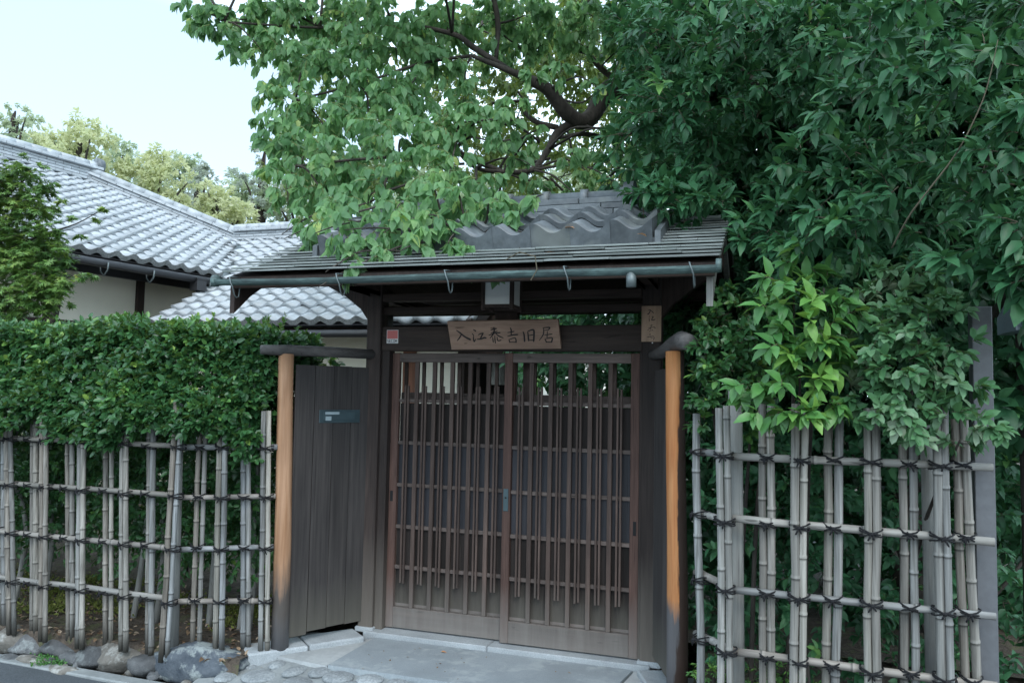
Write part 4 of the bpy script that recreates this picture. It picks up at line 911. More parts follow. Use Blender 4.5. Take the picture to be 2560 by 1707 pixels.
# ================================================================== FOLIAGE TOOLKIT
def stuff(o): o['kind'] = 'stuff'; return o
OV = (np.array([(0, 0, 0), (.30, .5, .07), (.30, 0, 0), (.30, -.5, .07), (.66, .40, .0), (.66, 0, -.055), (.66, -.40, .0), (1, 0, -.20)], float),
      [np.array([(0, 2, 1), (0, 3, 2), (5, 7, 4), (6, 7, 5)]), np.array([(2, 5, 4, 1), (3, 6, 5, 2)])])
SM = (np.array([(0, 0, 0), (.32, .5, .10), (.75, .36, .06), (1, 0, -.05), (.75, -.36, .06), (.32, -.5, .10)], float), [np.array([(0, 3, 2, 1), (0, 5, 4, 3)])])
LO = (np.array([(0, 0, 0), (.5, .5, .08), (1, 0, -.12), (.5, -.5, .08)], float), [np.array([(0, 2, 1), (0, 3, 2)])])
def star():
    v = [(0.0, 0, 0)]; a = [-2.1, -1.5, -.95, -.5, 0, .5, .95, 1.5, 2.1]; r = [.55, .2, .85, .28, 1.0, .28, .85, .2, .55]
    for x, q in zip(a, r): v.append((q * math.cos(x) * .62 + .25, q * math.sin(x) * 1.1, -.12 * q))
    return (np.array(v), [np.array([(0, i, i + 1) for i in range(1, 9)])])
ST = star()
def sprays(g, O, Dv, Ln, nl, spread, droop, size, sag=.25, flat=False, tint=None, tvar=.18, jit=.25, szv=.25, up=.55):
    n = len(O); Ln = np.broadcast_to(Ln, (n,)); k = np.arange(nl); t = (.12 + .88 * (k + .5) / nl)[None, :, None]
    O_, D_, L_ = O[:, None, :], nrm(Dv)[:, None, :], Ln[:, None, None]
    dn = np.array([0, 0, -1.0]); P = O_ + D_ * L_ * t + dn * sag * L_ * t ** 2; T = nrm(D_ + dn * 2 * sag * t)
    A = nrm(np.cross(T, np.array([0.03, 0.02, 1.0]))); B = np.cross(A, T)
    ang = (np.where(k % 2 == 0, 0, math.pi)[None, :] + g.normal(0, .45, (n, nl))) if flat else (k[None, :] * 2.4 + g.uniform(0, 6.28, (n, 1)) + g.normal(0, .3, (n, nl)))
    S = A * np.cos(ang)[..., None] + B * np.sin(ang)[..., None]; sp = spread * (1.15 - .55 * t)
    X = nrm(T * np.cos(sp) + S * np.sin(sp) + dn * droop + g.normal(0, jit * .5, (n, nl, 3)))
    U = np.array([0, 0, 1.0]) * up + T * .3 + g.normal(0, jit, (n, nl, 3)) - nrm(fwd) * (.35); Z = nrm(U - X * (U * X).sum(-1, keepdims=True))
    sz = size * g.uniform(1 - szv, 1 + szv, (n, nl)) * (1.0 - .25 * np.abs(t[..., 0] - .55))
    tn = (g.uniform(.0, .75, n) if tint is None else np.broadcast_to(tint, (n,)))[:, None] + g.normal(0, tvar, (n, nl))
    return P.reshape(-1, 3), X.reshape(-1, 3), Z.reshape(-1, 3), sz.ravel(), np.clip(tn, 0, 1).ravel()
def leaf_mesh(name, parts, tmpl, width, mat):
    P, X, Z, S, Tn = (np.concatenate([q[i] for q in parts]) for i in range(5)); V, F = tmpl; Y = np.cross(Z, X); n, k = len(P), len(V)
    W = S[:, None, None] * (V[None, :, 0, None] * X[:, None] + width * V[None, :, 1, None] * Y[:, None] + V[None, :, 2, None] * Z[:, None]) + P[:, None]
    FF = [(f[None] + (np.arange(n) * k)[:, None, None]).reshape(-1, f.shape[1]) for f in F]
    return np_mesh(name, W.reshape(-1, 3), FF, mat, np.repeat(Tn, k))
def twig_mesh(name, O, Dv, Ln, sag, r, mat):
    n = len(O); D_ = nrm(Dv); Ln = np.broadcast_to(Ln, (n,))[:, None]; dn = np.array([0, 0, -1.0]); Vs = []
    A = nrm(np.cross(D_, np.array([.3, .2, 1.0]))); B = np.cross(D_, A)
    for t, q in ((0, 1), (.5, .8), (1, .35)):
        p = O + D_ * Ln * t + dn * sag * Ln * t * t
        for w in (0, 2.094, 4.189): Vs.append(p + r * q * (A * math.cos(w) + B * math.sin(w)))
    V = np.stack(Vs, 1).reshape(-1, 3); f = np.array([(i * 3 + j, i * 3 + (j + 1) % 3, i * 3 + 3 + (j + 1) % 3, i * 3 + 3 + j) for i in range(2) for j in range(3)])
    return np_mesh(name, V, [(f[None] + (np.arange(n) * 9)[:, None, None]).reshape(-1, 4)], mat)
def sphere_dirs(g, n): return nrm(g.normal(size=(n, 3)))
def in_poly(px, py, poly):
    poly = np.array(poly, float); x0, y0 = poly[:, 0], poly[:, 1]; x1, y1 = np.roll(x0, -1), np.roll(y0, -1); px, py = px[:, None], py[:, None]
    c = ((y0 > py) != (y1 > py)) & (px < (x1 - x0) * (py - y0) / (y1 - y0 + 1e-9) + x0); return c.sum(1) % 2 == 1
def clump_twigs(g, clumps, dens, shell=(.25, .8), tl=.5, upb=.2, bias=None):
    O, D, Lq, cid = [], [], [], []
    for i, (c, r) in enumerate(clumps):
        n = max(4, int(dens * r * r)); d = sphere_dirs(g, n) * np.array([1, 1, .8]); d[:, 2] += upb
        if bias is not None: d = d + np.array(bias)
        d = nrm(d); O.append(c + d * r * g.uniform(*shell, (n, 1))); D.append(nrm(d + g.normal(0, .45, (n, 3)))); Lq.append(r * tl * g.uniform(.7, 1.3, n)); cid.append(np.full(n, i))
    return np.concatenate(O), np.concatenate(D), np.concatenate(Lq), np.concatenate(cid)
def limb(b, pts, n=10):
    P = [V3(*p[:3]) for p in pts]; Rr = [p[3] for p in pts]; Q, W = [], []
    for i in range(len(P) - 1):
        p0, p1, p2, p3 = P[max(i - 1, 0)], P[i], P[i + 1], P[min(i + 2, len(P) - 1)]
        for t in np.linspace(0, 1, 5)[:-1]:
            Q.append(.5 * ((2 * p1) + (-p0 + p2) * t + (2 * p0 - 5 * p1 + 4 * p2 - p3) * t * t + (-p0 + 3 * p1 - 3 * p2 + p3) * t ** 3)); W.append(Rr[i] * (1 - t) + Rr[i + 1] * t)
    Q.append(P[-1]); W.append(Rr[-1]); b.tube(Q, W, n)
def pl(*pts): return [(*atD(px, py, D), r * D / FPX * .82) for px, py, D, r in pts]

# ================================================================== CAMPHOR TREE over the gate
g = np.random.default_rng(21)
cam_t = thing('camphor_tree', 'large pale green camphor tree with dark bent limbs spreading over the gate roof', 'tree', (3.2, 3.6, 0))
b = MB(); limb(b, [(3.2, 3.6, -.1, .30), (3.1, 3.5, 1.5, .25), (2.7, 3.2, 3.0, .21), (2.2, 2.9, 3.6, .17)] + pl((1720, 250, 7.7, 40), (1640, 235, 7.6, 36), (1560, 215, 7.3, 38)))
b.build('trunk', M['bark'], cam_t, True)
limbs = [
 [(1640, 235, 7.6, 34), (1560, 215, 7.3, 36), (1510, 240, 7.2, 32), (1480, 290, 7.1, 27), (1450, 305, 7.0, 25), (1410, 275, 6.9, 23), (1370, 225, 6.8, 19), (1335, 205, 6.7, 17), (1280, 180, 6.6, 10), (1180, 140, 6.5, 6)],
 [(1545, 205, 7.3, 22), (1585, 175, 7.3, 16), (1585, 120, 7.3, 13), (1575, 60, 7.2, 10), (1560, -40, 7.1, 9)],
 [(1440, 305, 7.0, 14), (1395, 330, 6.9, 13), (1370, 375, 6.7, 11), (1330, 425, 6.5, 9), (1260, 430, 6.3, 8), (1190, 420, 6.1, 6), (1140, 375, 6.0, 5)],
 [(1540, 200, 7.3, 10), (1500, 170, 7.3, 9), (1470, 135, 7.3, 7), (1420, 120, 7.2, 6), (1400, 95, 7.2, 5)],
 [(1395, 320, 6.9, 10), (1340, 305, 6.9, 8), (1310, 280, 6.9, 6)],
 [(1260, 430, 6.3, 7), (1180, 400, 6.2, 9), (1120, 370, 6.1, 6), (1000, 390, 5.9, 5), (880, 400, 5.7, 4), (740, 415, 5.8, 3)],
 [(1280, 180, 6.6, 9), (1185, 120, 6.6, 10), (1130, 85, 6.6, 8), (980, 60, 6.7, 6), (800, 70, 6.8, 4), (560, 55, 6.6, 3)],
 [(1240, 150, 6.7, 6), (1245, 60, 6.8, 9), (1232, -10, 6.8, 8)],
 [(1180, 140, 6.6, 6), (1050, 160, 6.5, 5), (900, 210, 6.4, 4), (740, 250, 6.3, 3)],
 [(1600, 320, 7.4, 12), (1520, 345, 7.3, 10), (1460, 335, 7.2, 8), (1400, 345, 7.3, 5)],
 [(1000, 390, 5.9, 4), (960, 480, 5.4, 4), (1060, 540, 5.1, 3)], [(1190, 420, 6.1, 5), (1190, 520, 5.1, 4), (1190, 600, 4.7, 3)],
 [(1470, 135, 7.3, 5), (1460, 20, 7.2, 5), (1440, -60, 7.2, 4)]]
for lm in limbs:
    b = MB(); limb(b, pl(*lm), 8); b.build('limb', M['bark'], cam_t, True)
cl = [(505, 25, 62, 6.6), (560, 70, 62, 6.6), (620, 50, 80, 6.8), (565, 115, 36, 6.5), (700, 40, 90, 6.9), (800, 30, 100, 7), (640, 110, 50, 6.6), (700, 130, 75, 6.5), (770, 160, 85, 6.4), (670, 225, 45, 6.3), (730, 260, 80, 6.2),
      (655, 300, 26, 6.2), (700, 350, 62, 6.0), (800, 300, 90, 6.2), (760, 390, 85, 5.9), (690, 420, 48, 5.8), (720, 490, 50, 5.7), (800, 470, 90, 5.7), (760, 550, 45, 5.4), (860, 400, 100, 5.9), (880, 520, 80, 5.3), (870, 600, 48, 4.95), (935, 595, 55, 4.9),
      (960, 560, 70, 5.0), (1010, 590, 50, 4.85), (1060, 540, 65, 5.0), (1110, 565, 45, 4.8), (1170, 620, 42, 4.6), (1225, 640, 38, 4.55), (1190, 560, 50, 4.75), (1150, 510, 60, 5.0), (960, 450, 100, 5.5), (1060, 440, 90, 5.5), (1000, 350, 105, 5.9), (1130, 400, 70, 5.6),
      (1200, 460, 60, 5.3), (1110, 320, 85, 5.9), (1200, 300, 62, 5.8), (1265, 300, 52, 5.7), (1280, 260, 40, 5.7), (1240, 360, 45, 5.7), (920, 280, 105, 6.2), (1010, 240, 85, 6.3), (880, 170, 110, 6.5), (990, 120, 120, 6.7), (900, 60, 110, 6.9), (1110, 60, 100, 6.9), (1100, 160, 75, 6.6), (1160, 230, 50, 6.5),
      (1210, 60, 80, 7.0), (1310, 40, 85, 7.0), (1400, 50, 75, 7.1), (1480, 40, 75, 7.0), (1560, 60, 70, 6.9), (1640, 70, 80, 6.8), (1350, 120, 50, 7.2), (1450, 110, 45, 7.1), (1540, 130, 45, 7.2), (1620, 160, 60, 6.6), (1640, 250, 52, 6.4), (1580, 290, 40, 6.6), (1240, 130, 55, 6.9), (1300, 120, 40, 7.0),
      (1520, 380, 50, 6.6), (1600, 400, 60, 6.2), (1560, 470, 50, 5.9), (1480, 440, 40, 6.4), (1640, 340, 55, 6.2), (1350, 460, 40, 6.2), (1420, 470, 34, 6.3),
      (860, 560, 60, 4.6), (900, 610, 45, 4.45), (950, 570, 60, 4.5), (880, 640, 28, 4.4), (1000, 560, 55, 4.5), (1050, 590, 45, 4.4), (1090, 540, 50, 4.5), (1000, 510, 60, 4.7), (1130, 590, 36, 4.4), (1190, 640, 40, 4.35), (1225, 655, 30, 4.35), (1160, 650, 30, 4.3), (800, 560, 50, 4.9), (760, 590, 36, 4.9), (1280, 600, 24, 4.4), (1260, 560, 30, 4.5), (1340, 590, 16, 4.4), (1330, 190, 34, 6.0), (1400, 170, 40, 6.2), (1480, 210, 26, 6.3), (1330, 340, 36, 6.0), (1420, 385, 36, 6.0), (1500, 320, 26, 6.2), (1300, 400, 40, 5.8), (1250, 510, 45, 4.7), (1150, 540, 45, 4.6), (1150, 495, 50, 4.6), (1220, 515, 42, 4.6), (1090, 485, 55, 4.7), (1290, 535, 26, 4.5), (1040, 610, 40, 4.35), (960, 625, 36, 4.35), (880, 670, 20, 4.3), (1120, 610, 30, 4.35), (1330, 500, 22, 4.6)]
cl += [(x + g.uniform(-60, 60), g.uniform(-260, -60), 110, g.uniform(5.6, 7.2)) for x in range(480, 1700, 75)]
clumps = [(atD(px, py, D), r * D / FPX) for px, py, r, D in cl]
O, D, Lq, cid = clump_twigs(g, clumps, 500, (.15, .75), .45, .15)
tn = np.clip(g.uniform(.15, .62, len(O)) + (g.random(len(O)) < .035) * .40 + g.normal(0, .06, len(clumps))[cid], 0, 1)
lv = sprays(g, O, D, Lq, 10, 1.0, 1.3, .080, .4, tint=tn, tvar=.17, jit=.40, up=.15, szv=.45)
put('crown', leaf_mesh('crown', [lv], OV, .52, M['camphor']), cam_t)
stuff(put('twigs', twig_mesh('twigs', O, D, Lq, .35, .0042, M['gtwig']), cam_t))
# branchlets from the limbs out to the leaf clumps
lp = np.array([q[:3] for lm in limbs for q in pl(*lm)])
for i, (c_, r_) in enumerate(clumps):
    if i % 4 == 3: continue
    dd = np.linalg.norm(lp - c_, axis=1); q0 = lp[dd.argmin()]; ln_ = dd.min()
    if ln_ < .08 or ln_ > 1.6: continue
    mid = (q0 + c_) / 2 + g.normal(0, .10 * ln_, 3) + V3(0, 0, .06 * ln_)
    b = MB(); limb(b, [(*q0, .010 + .004 * ln_), (*mid, .008), (*c_, .005), (*(c_ + (c_ - mid) * .5 + V3(0, 0, -.03)), .0025)], 5); b.build('branchlet', M['bark'], cam_t, True)
# thinner foliage farther back in the same crown
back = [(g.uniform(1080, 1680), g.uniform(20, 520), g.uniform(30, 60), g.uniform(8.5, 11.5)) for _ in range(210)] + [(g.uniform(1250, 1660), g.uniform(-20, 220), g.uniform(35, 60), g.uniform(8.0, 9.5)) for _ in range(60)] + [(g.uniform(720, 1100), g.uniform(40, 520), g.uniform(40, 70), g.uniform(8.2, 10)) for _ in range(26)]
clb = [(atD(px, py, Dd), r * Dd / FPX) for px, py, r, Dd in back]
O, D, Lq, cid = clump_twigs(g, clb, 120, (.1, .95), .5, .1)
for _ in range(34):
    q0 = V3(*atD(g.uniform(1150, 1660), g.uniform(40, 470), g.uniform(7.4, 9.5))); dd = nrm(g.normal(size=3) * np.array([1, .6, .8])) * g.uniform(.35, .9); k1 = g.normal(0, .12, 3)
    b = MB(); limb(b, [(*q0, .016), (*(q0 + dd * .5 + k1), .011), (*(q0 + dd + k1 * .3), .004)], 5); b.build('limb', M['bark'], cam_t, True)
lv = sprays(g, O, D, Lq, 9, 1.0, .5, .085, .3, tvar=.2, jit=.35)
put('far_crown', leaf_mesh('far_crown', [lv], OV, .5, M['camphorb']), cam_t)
stuff(put('twigs', twig_mesh('twigs', O, D, Lq * 1.4, .3, .004, M['twig']), cam_t))

# ================================================================== DARK EVERGREEN on the right
ev = thing('evergreen_tree', 'tall dark glossy-leaved evergreen filling the upper right above the shrubs', 'tree', (2.4, 1.2, 0))
b = MB(); limb(b, [(2.4, 1.2, -.1, .13), (2.35, 1.1, 1.2, .11), (2.3, .9, 2.4, .085), (2.2, .8, 3.4, .05)]); b.build('trunk', M['bark'], ev, True)
for a in ([(2.33, 1.0, 2.0, .05), (2.5, .1, 2.5, .03), (2.5, -.6, 2.75, .015)], [(2.3, .9, 2.6, .05), (1.6, .5, 3.3, .03), (1.2, .3, 3.7, .015)], [(2.35, 1.1, 1.4, .04), (2.6, .1, 1.9, .03), (2.6, -.7, 2.2, .015)]):
    b = MB(); limb(b, a, 7); b.build('limb', M['bark'], ev, True)
poly = [(1600, -60), (2760, -60), (2760, 720), (2440, 690), (2300, 660), (2120, 640), (1960, 600), (1860, 560), (1700, 520), (1620, 500), (1570, 470), (1560, 400), (1610, 300), (1590, 150)]
Dm = lambda x: np.interp(x, [1550, 1700, 1900, 2150, 2400, 2760], [5.3, 4.9, 4.25, 3.75, 3.35, 3.0])
cand = np.c_[g.uniform(1550, 2760, 900), g.uniform(-60, 760, 900)]; cand = cand[in_poly(cand[:, 0], cand[:, 1], poly)]
sel = []
for c_ in cand:
    if all(np.hypot(*(c_ - s)) > 84 for s in sel): sel.append(c_)
cle = [(atD(x, y, Dd), r * Dd / FPX) for x, y, r, Dd in ((1640, 470, 40, 4.5), (1690, 490, 42, 4.35), (1750, 500, 45, 4.3), (1810, 520, 40, 4.2), (1860, 560, 45, 4.1), (1600, 440, 36, 4.7), (1720, 450, 50, 4.5), (1860, 620, 36, 4.0))]
for x, y in sel:
    Dd = Dm(x) + .45 * math.sin(x * .013 + y * .017) * math.cos(y * .011) + g.normal(0, .15); cle.append((atD(x, y, Dd), g.uniform(60, 95) * Dd / FPX))
O, D, Lq, cid = clump_twigs(g, cle, 430, (.25, .8), .75, .30, bias=(-.25, -.35, 0))
tn = np.clip(g.uniform(.2, .65, len(O)) + (g.random(len(O)) < .03) * .4, 0, 1)
lv = sprays(g, O, D, Lq, 10, 1.0, .12, .088, .22, tint=tn, tvar=.14, jit=.30, up=1.1, szv=.35)
tw1 = (O, D, Lq)
# deeper layer: darker leaf tints stand in for the shaded voids
cand = np.c_[g.uniform(1630, 2760, 500), g.uniform(-120, 1000, 500)]
cle2 = []
for x, y in cand[:330]:
    Dd = Dm(x) + g.uniform(.75, 1.6); cle2.append((atD(x, y, Dd), g.uniform(75, 120) * Dd / FPX))
O2, D2, L2, _ = clump_twigs(g, cle2, 230, (.1, .9), .6, .05)
lv2 = sprays(g, O2, D2, L2, 10, 1.0, .35, .085, .25, tint=g.uniform(0, .5, len(O2)), jit=.35)
cle3 = [(atD(x, y, Dm(x) + g.uniform(1.5, 2.6)), .34) for x, y in zip(g.uniform(1640, 2800, 190), g.uniform(-160, 800, 190))]
O3, D3, L3, _ = clump_twigs(g, cle3, 230, (.1, .95), .5, .05); lv3 = sprays(g, O3, D3, L3, 9, 1.0, .3, .13, .25, tint=g.uniform(0, .5, len(O3)), jit=.35)
put('crown', leaf_mesh('crown', [lv, lv2, lv3], OV, .40, M['holly']), ev)
stuff(put('twigs', twig_mesh('twigs', *tw1, .25, .003, M['twig']), ev))
# a long bare shoot crossing the foliage
b = MB(); limb(b, pl((2495, 100, 3.0, 1.2), (2470, 210, 3.0, 1.8), (2440, 290, 3.0, 2.2), (2390, 385, 3.0, 2.4), (2310, 490, 3.05, 2.6), (2270, 545, 3.1, 2.6), (2230, 620, 3.2, 2.8)), 6); b.build('bare_shoot', M['twig'], ev, True)
# large glossy camellia-like leaves at the right edge
cm = thing('camellia_shrub', 'shrub with big broad glossy leaves beside the steel post at right edge', 'shrub', (*atD(2540, 900, 3.75)[:2], 0))
clc = [(atD(x, y, Dd), r * Dd / FPX) for x, y, r, Dd in ((2500, 690, 45, 3.1), (2560, 700, 60, 3.0), (2620, 760, 80, 3.1), (2540, 920, 60, 3.6), (2500, 1010, 45, 3.6), (2560, 1060, 55, 3.6), (2620, 980, 80, 3.6), (2660, 600, 90, 3.2))]
O, D, Lq, cid = clump_twigs(g, clc, 420, (.1, .6), .7, .1, bias=(-.2, -.4, 0)); lvc = sprays(g, O, D, Lq, 5, 1.0, .4, .10, .2, tint=g.uniform(.1, .6, len(O)), jit=.25, up=.8)
put('crown', leaf_mesh('crown', [lvc], OV, .58, M['holly']), cm)
c0 = atD(2560, 900, 3.7); b = MB(); limb(b, [(c0[0], c0[1], -.1, .03), (c0[0], c0[1], 1.0, .025), (c0[0] - .05, c0[1] - .1, 2.0, .012)], 7); b.build('trunk', M['bark'], cm, True)

# ================================================================== SHRUBS on the right
def shrub(name, label, clumps, dens, nl, size, tmpl, width, mat, tint=(.1, .7), new=.06, stem=None, tl=.6, spread=1.0, droop=.25, shell=(.2, .85), bias=(-.15, -.3, 0), up=.8, cat='shrub', base=None, group=None, flat=False):
    cw = [(atD(x, y, Dd), r * Dd / FPX) for x, y, r, Dd in clumps] if clumps and len(clumps[0]) == 4 else clumps
    ctr = np.mean([c for c, r in cw], 0) if base is None else V3(*base)
    t = thing(name, label, cat, (ctr[0], ctr[1], -.03), group)
    O, D, Lq, cid = clump_twigs(g, cw, dens, shell, tl, .2, bias=bias)
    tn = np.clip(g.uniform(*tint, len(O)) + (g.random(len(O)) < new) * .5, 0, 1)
    put('crown', leaf_mesh('crown', [sprays(g, O, D, Lq, nl, spread, droop, size, .2, tint=tn, tvar=.13, jit=.3, up=up, flat=flat)], tmpl, width, mat), t)
    stuff(put('twigs', twig_mesh('twigs', O, D, Lq, .2, .0022, M['twig']), t))
    for k in range(3):
        c_ = cw[int(g.integers(len(cw)))][0]; yb = max(ctr[1], -.72) if ctr[0] > 1 else ctr[1]; b = MB(); limb(b, [(ctr[0] + g.uniform(-.08, .08), yb + g.uniform(.0, .10), -.08, .013), ((ctr[0] + c_[0]) / 2, yb + .05, c_[2] * .6, .010), (*c_, .004)], 6); b.build('stem', M['bark'], t, True)
    return t
shrub('boxwood_shrub', 'small-leaved dark green shrub hugging the half-charred post', [(1790, 810, 45, 3.85), (1850, 780, 55, 3.85), (1760, 860, 40, 3.75), (1830, 870, 60, 3.75), (1900, 850, 60, 3.8), (1780, 930, 48, 3.72), (1850, 950, 60, 3.7), (1760, 1000, 38, 3.72), (1760, 1060, 28, 3.72), (1900, 940, 50, 3.75), (1880, 1020, 40, 3.72), (1870, 1090, 36, 3.75), (1800, 1010, 40, 3.75), (1905, 1120, 30, 3.8), (1900, 760, 50, 3.85), (1820, 740, 36, 3.9), (1950, 900, 50, 3.8), (1740, 930, 26, 3.75)],
      1500, 9, .046, SM, .56, M['hedge'], (.1, .7), .07)
shrub('hydrangea_like_shrub', 'bright green broad-leaved shrub rising above the right-hand fence', [(2010, 660, 42, 3.45), (1960, 710, 45, 3.42), (2060, 720, 50, 3.45), (1930, 770, 45, 3.4), (2000, 790, 60, 3.38), (2080, 800, 50, 3.4), (1950, 860, 55, 3.35), (2030, 880, 60, 3.33), (2090, 900, 45, 3.33), (1960, 950, 55, 3.33), (2040, 960, 45, 3.33), (1900, 1020, 40, 3.3), (1960, 1020, 40, 3.32), (2020, 1040, 26, 3.26), (1985, 750, 40, 3.4), (2040, 830, 45, 3.36), (2000, 900, 50, 3.34), (2060, 1000, 40, 3.33), (1880, 960, 36, 3.36)],
      330, 7, .088, OV, .46, M['bright'], (.1, .6), .12, droop=.2, spread=1.15, up=1.0)
shrub('silverberry_shrub', 'grey-green silvery shrub spilling over the bamboo rails near the steel post', [(2150, 760, 50, 3.45), (2230, 740, 55, 3.4), (2310, 760, 55, 3.35), (2380, 780, 50, 3.3), (2140, 840, 50, 3.4), (2220, 830, 65, 3.3), (2310, 850, 65, 3.25), (2390, 860, 45, 3.2), (2160, 930, 55, 3.3), (2250, 930, 65, 3.22), (2340, 940, 60, 3.2), (2410, 960, 40, 3.12), (2180, 1010, 50, 3.25), (2270, 1020, 60, 3.2), (2360, 1030, 50, 3.15), (2430, 1050, 38, 3.1), (2210, 1080, 40, 3.25), (2300, 1100, 40, 3.2), (2400, 1100, 34, 3.15), (2480, 1060, 28, 3.1), (2130, 1050, 36, 3.3), (2110, 720, 50, 3.6), (2180, 700, 55, 3.6), (2270, 690, 55, 3.55), (2350, 700, 50, 3.5), (2110, 880, 50, 3.45), (2110, 980, 45, 3.4), (2190, 880, 55, 3.4), (2280, 790, 55, 3.35), (2350, 890, 55, 3.25), (2200, 980, 50, 3.3), (2310, 980, 50, 3.25), (2090, 800, 50, 3.5)],
      900, 9, .060, SM, .52, M['silver'], (.1, .74), .12)
shrub('understory_shrub', 'dark shaded shrub foliage behind the right-hand bamboo fence', [(x + g.uniform(-25, 25), y + g.uniform(-25, 25), g.uniform(50, 75), g.uniform(3.75, 4.3)) for x in range(1795, 2700, 72) for y in range(1120, 1760, 85)] ,
      260, 8, .062, OV, .48, M['holly'], (.1, .75), .03, shell=(.1, .9), base=(1.95, -.55, 0))
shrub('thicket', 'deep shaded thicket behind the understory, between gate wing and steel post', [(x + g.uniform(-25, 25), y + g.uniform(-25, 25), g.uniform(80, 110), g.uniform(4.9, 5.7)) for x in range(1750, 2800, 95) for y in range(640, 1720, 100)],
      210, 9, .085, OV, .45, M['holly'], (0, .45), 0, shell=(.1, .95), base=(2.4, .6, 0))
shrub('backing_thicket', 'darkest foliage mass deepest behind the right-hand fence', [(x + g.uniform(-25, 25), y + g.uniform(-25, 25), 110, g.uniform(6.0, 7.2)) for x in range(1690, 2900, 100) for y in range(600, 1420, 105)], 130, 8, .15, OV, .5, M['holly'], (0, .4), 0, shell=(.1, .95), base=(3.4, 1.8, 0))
# ferny ground plants below the right-hand fence
for i, (px, py) in enumerate(((1785, 1690), (1900, 1700), (1960, 1690), (2050, 1720))):
    c_ = atD(px, py, 3.75); shrub('fern', ['yellow-green fern beside the charred post foot', 'small fern behind the first wide bamboo pole', 'pale fern low behind the bottom bamboo rail', 'low fern hidden at the fence bottom'][i], [(c_, .09)], 2600, 12, .028, LO, .3, M['bright'], (.3, .9), .1, cat='fern', base=(c_[0], c_[1], 0), group='ferns below the fence', flat=True)

# ================================================================== HEDGE on the left
hd = thing('clipped_hedge', 'clipped small-leaved green hedge behind the bamboo fence on the left', 'hedge', (-2.6, -.35, -.03))
def hedge_pts(n, x0, x1, y0, y1, z0, z1, depth):
    P = []; D = []
    while len(P) < n:
        f_ = g.random(); x = g.uniform(x0, x1); 
        if f_ < .62: y = y0 + abs(g.normal(0, depth)); z = g.uniform(z0, z1); d = V3(0, -1, .35)
        elif f_ < .88: z = z1 - abs(g.normal(0, depth)); y = g.uniform(y0, y1); d = V3(0, -.35, 1)
        else: y = g.uniform(y0, y1); z = g.uniform(z0, z1); d = V3(.2, -.4, .3); x = x1 - abs(g.normal(0, depth * 1.5)); d = V3(1, -.4, .3)
        bx_ = .035 * math.sin(x * 4.3 + z * 3) + .03 * math.sin(x * 9.1 - z * 7) + .02 * math.sin(x * 17 + z * 13)
        P.append((x, y - bx_ * (1 if f_ < .62 else .2) + (.10 * max(0, (z - z1 + .25) / .25) ** 2 if f_ < .62 else 0), z + (bx_ * .7 if f_ >= .62 else 0))); D.append(d)
    return np.array(P), np.array(D)
O, D = hedge_pts(5200, -4.6, -1.40, -.73, -.15, 1.20, 1.85, .07)
fr_ = (O[:, 2] < 1.62) & (O[:, 1] < -.5); O[fr_, 1] -= np.clip((1.62 - O[fr_, 2]) * .5, 0, .15)
O[:, 2] += np.where(O[:, 2] < 1.35, .06 * np.sin(O[:, 0] * 6) + .04 * np.sin(O[:, 0] * 15), 0)
xr = O[:, 0] > -1.9; O[xr, 1] += np.clip((O[xr, 0] + 1.9) * .28, 0, .2)
D = nrm(D + g.normal(0, .5, D.shape)); topf = np.clip((O[:, 2] - 1.74) / .12, 0, 1)
pt_ = .16 * np.sin(O[:, 0] * 3.1 + O[:, 2] * 5) * np.sin(O[:, 2] * 7 - O[:, 0] * 2) + .10 * np.sin(O[:, 0] * 11 + O[:, 2] * 9)
tn = np.clip(g.uniform(.05, .55, len(O)) + pt_ + topf * g.uniform(.1, .5, len(O)) + (g.random(len(O)) < .04) * .4, 0, 1)
lv = [sprays(g, O, D, g.uniform(.05, .11, len(O)), 9, 1.0, .12, .047, .12, tint=tn, tvar=.17, jit=.42, up=.9, szv=.4)]
O3 = np.c_[g.uniform(-4.6, -1.45, 700), g.uniform(-.45, .0, 700), g.uniform(1.1, 1.85, 700)]; lv.append(sprays(g, O3, sphere_dirs(g, 700), .12, 9, 1.0, .1, .05, .1, tint=g.uniform(0, .4, 700)))
# upright new shoots on top
n = 40; Os = np.c_[g.uniform(-4.4, -1.4, n), g.uniform(-.55, -.1, n), np.full(n, 1.86)]; Ds = nrm(np.c_[g.normal(0, .18, n), g.normal(0, .18, n), np.ones(n)]); Lsx = g.uniform(.04, .12, n)
lv.append(sprays(g, Os, Ds, Lsx, 8, .7, 0, .036, .0, tint=g.uniform(.75, 1, n), tvar=.08))
put('foliage', leaf_mesh('foliage', lv, SM, .56, M['hedge']), hd); stuff(put('shoots', twig_mesh('shoots', Os, Ds, Lsx, 0, .002, M['gtwig']), hd))
# looser lower growth inside the hedge
n = 2300; O = np.c_[g.uniform(-4.6, -1.45, n), g.uniform(-.55, .25, n), g.uniform(.30, 1.2, n)]; keep = g.random(n) < np.interp(O[:, 2], [.3, .6, .9, 1.2], [.12, .7, 1, 1]); O = O[keep]
put('lower_foliage', leaf_mesh('lower_foliage', [sprays(g, O, nrm(sphere_dirs(g, len(O)) + np.array([0, -.5, .1])), g.uniform(.10, .22, len(O)), 11, 1.0, .2, .05, .2, tint=g.uniform(0, .5, len(O)), jit=.35)], SM, .54, M['hedge']), hd)
for px in (262, 330, 388, 520, 596, 620, 100, 30):
    p = onY(px, 1585, -.35); b = MB(); limb(b, [(p[0], p[1], -.06, .020), (p[0] + g.uniform(-.05, .05), p[1] + .02, .5, .017), (p[0] + g.uniform(-.12, .12), p[1], 1.0, .013), (p[0] + g.uniform(-.15, .15), p[1], 1.5, .006)], 8); b.build('trunk', M['greypost'], hd, True)
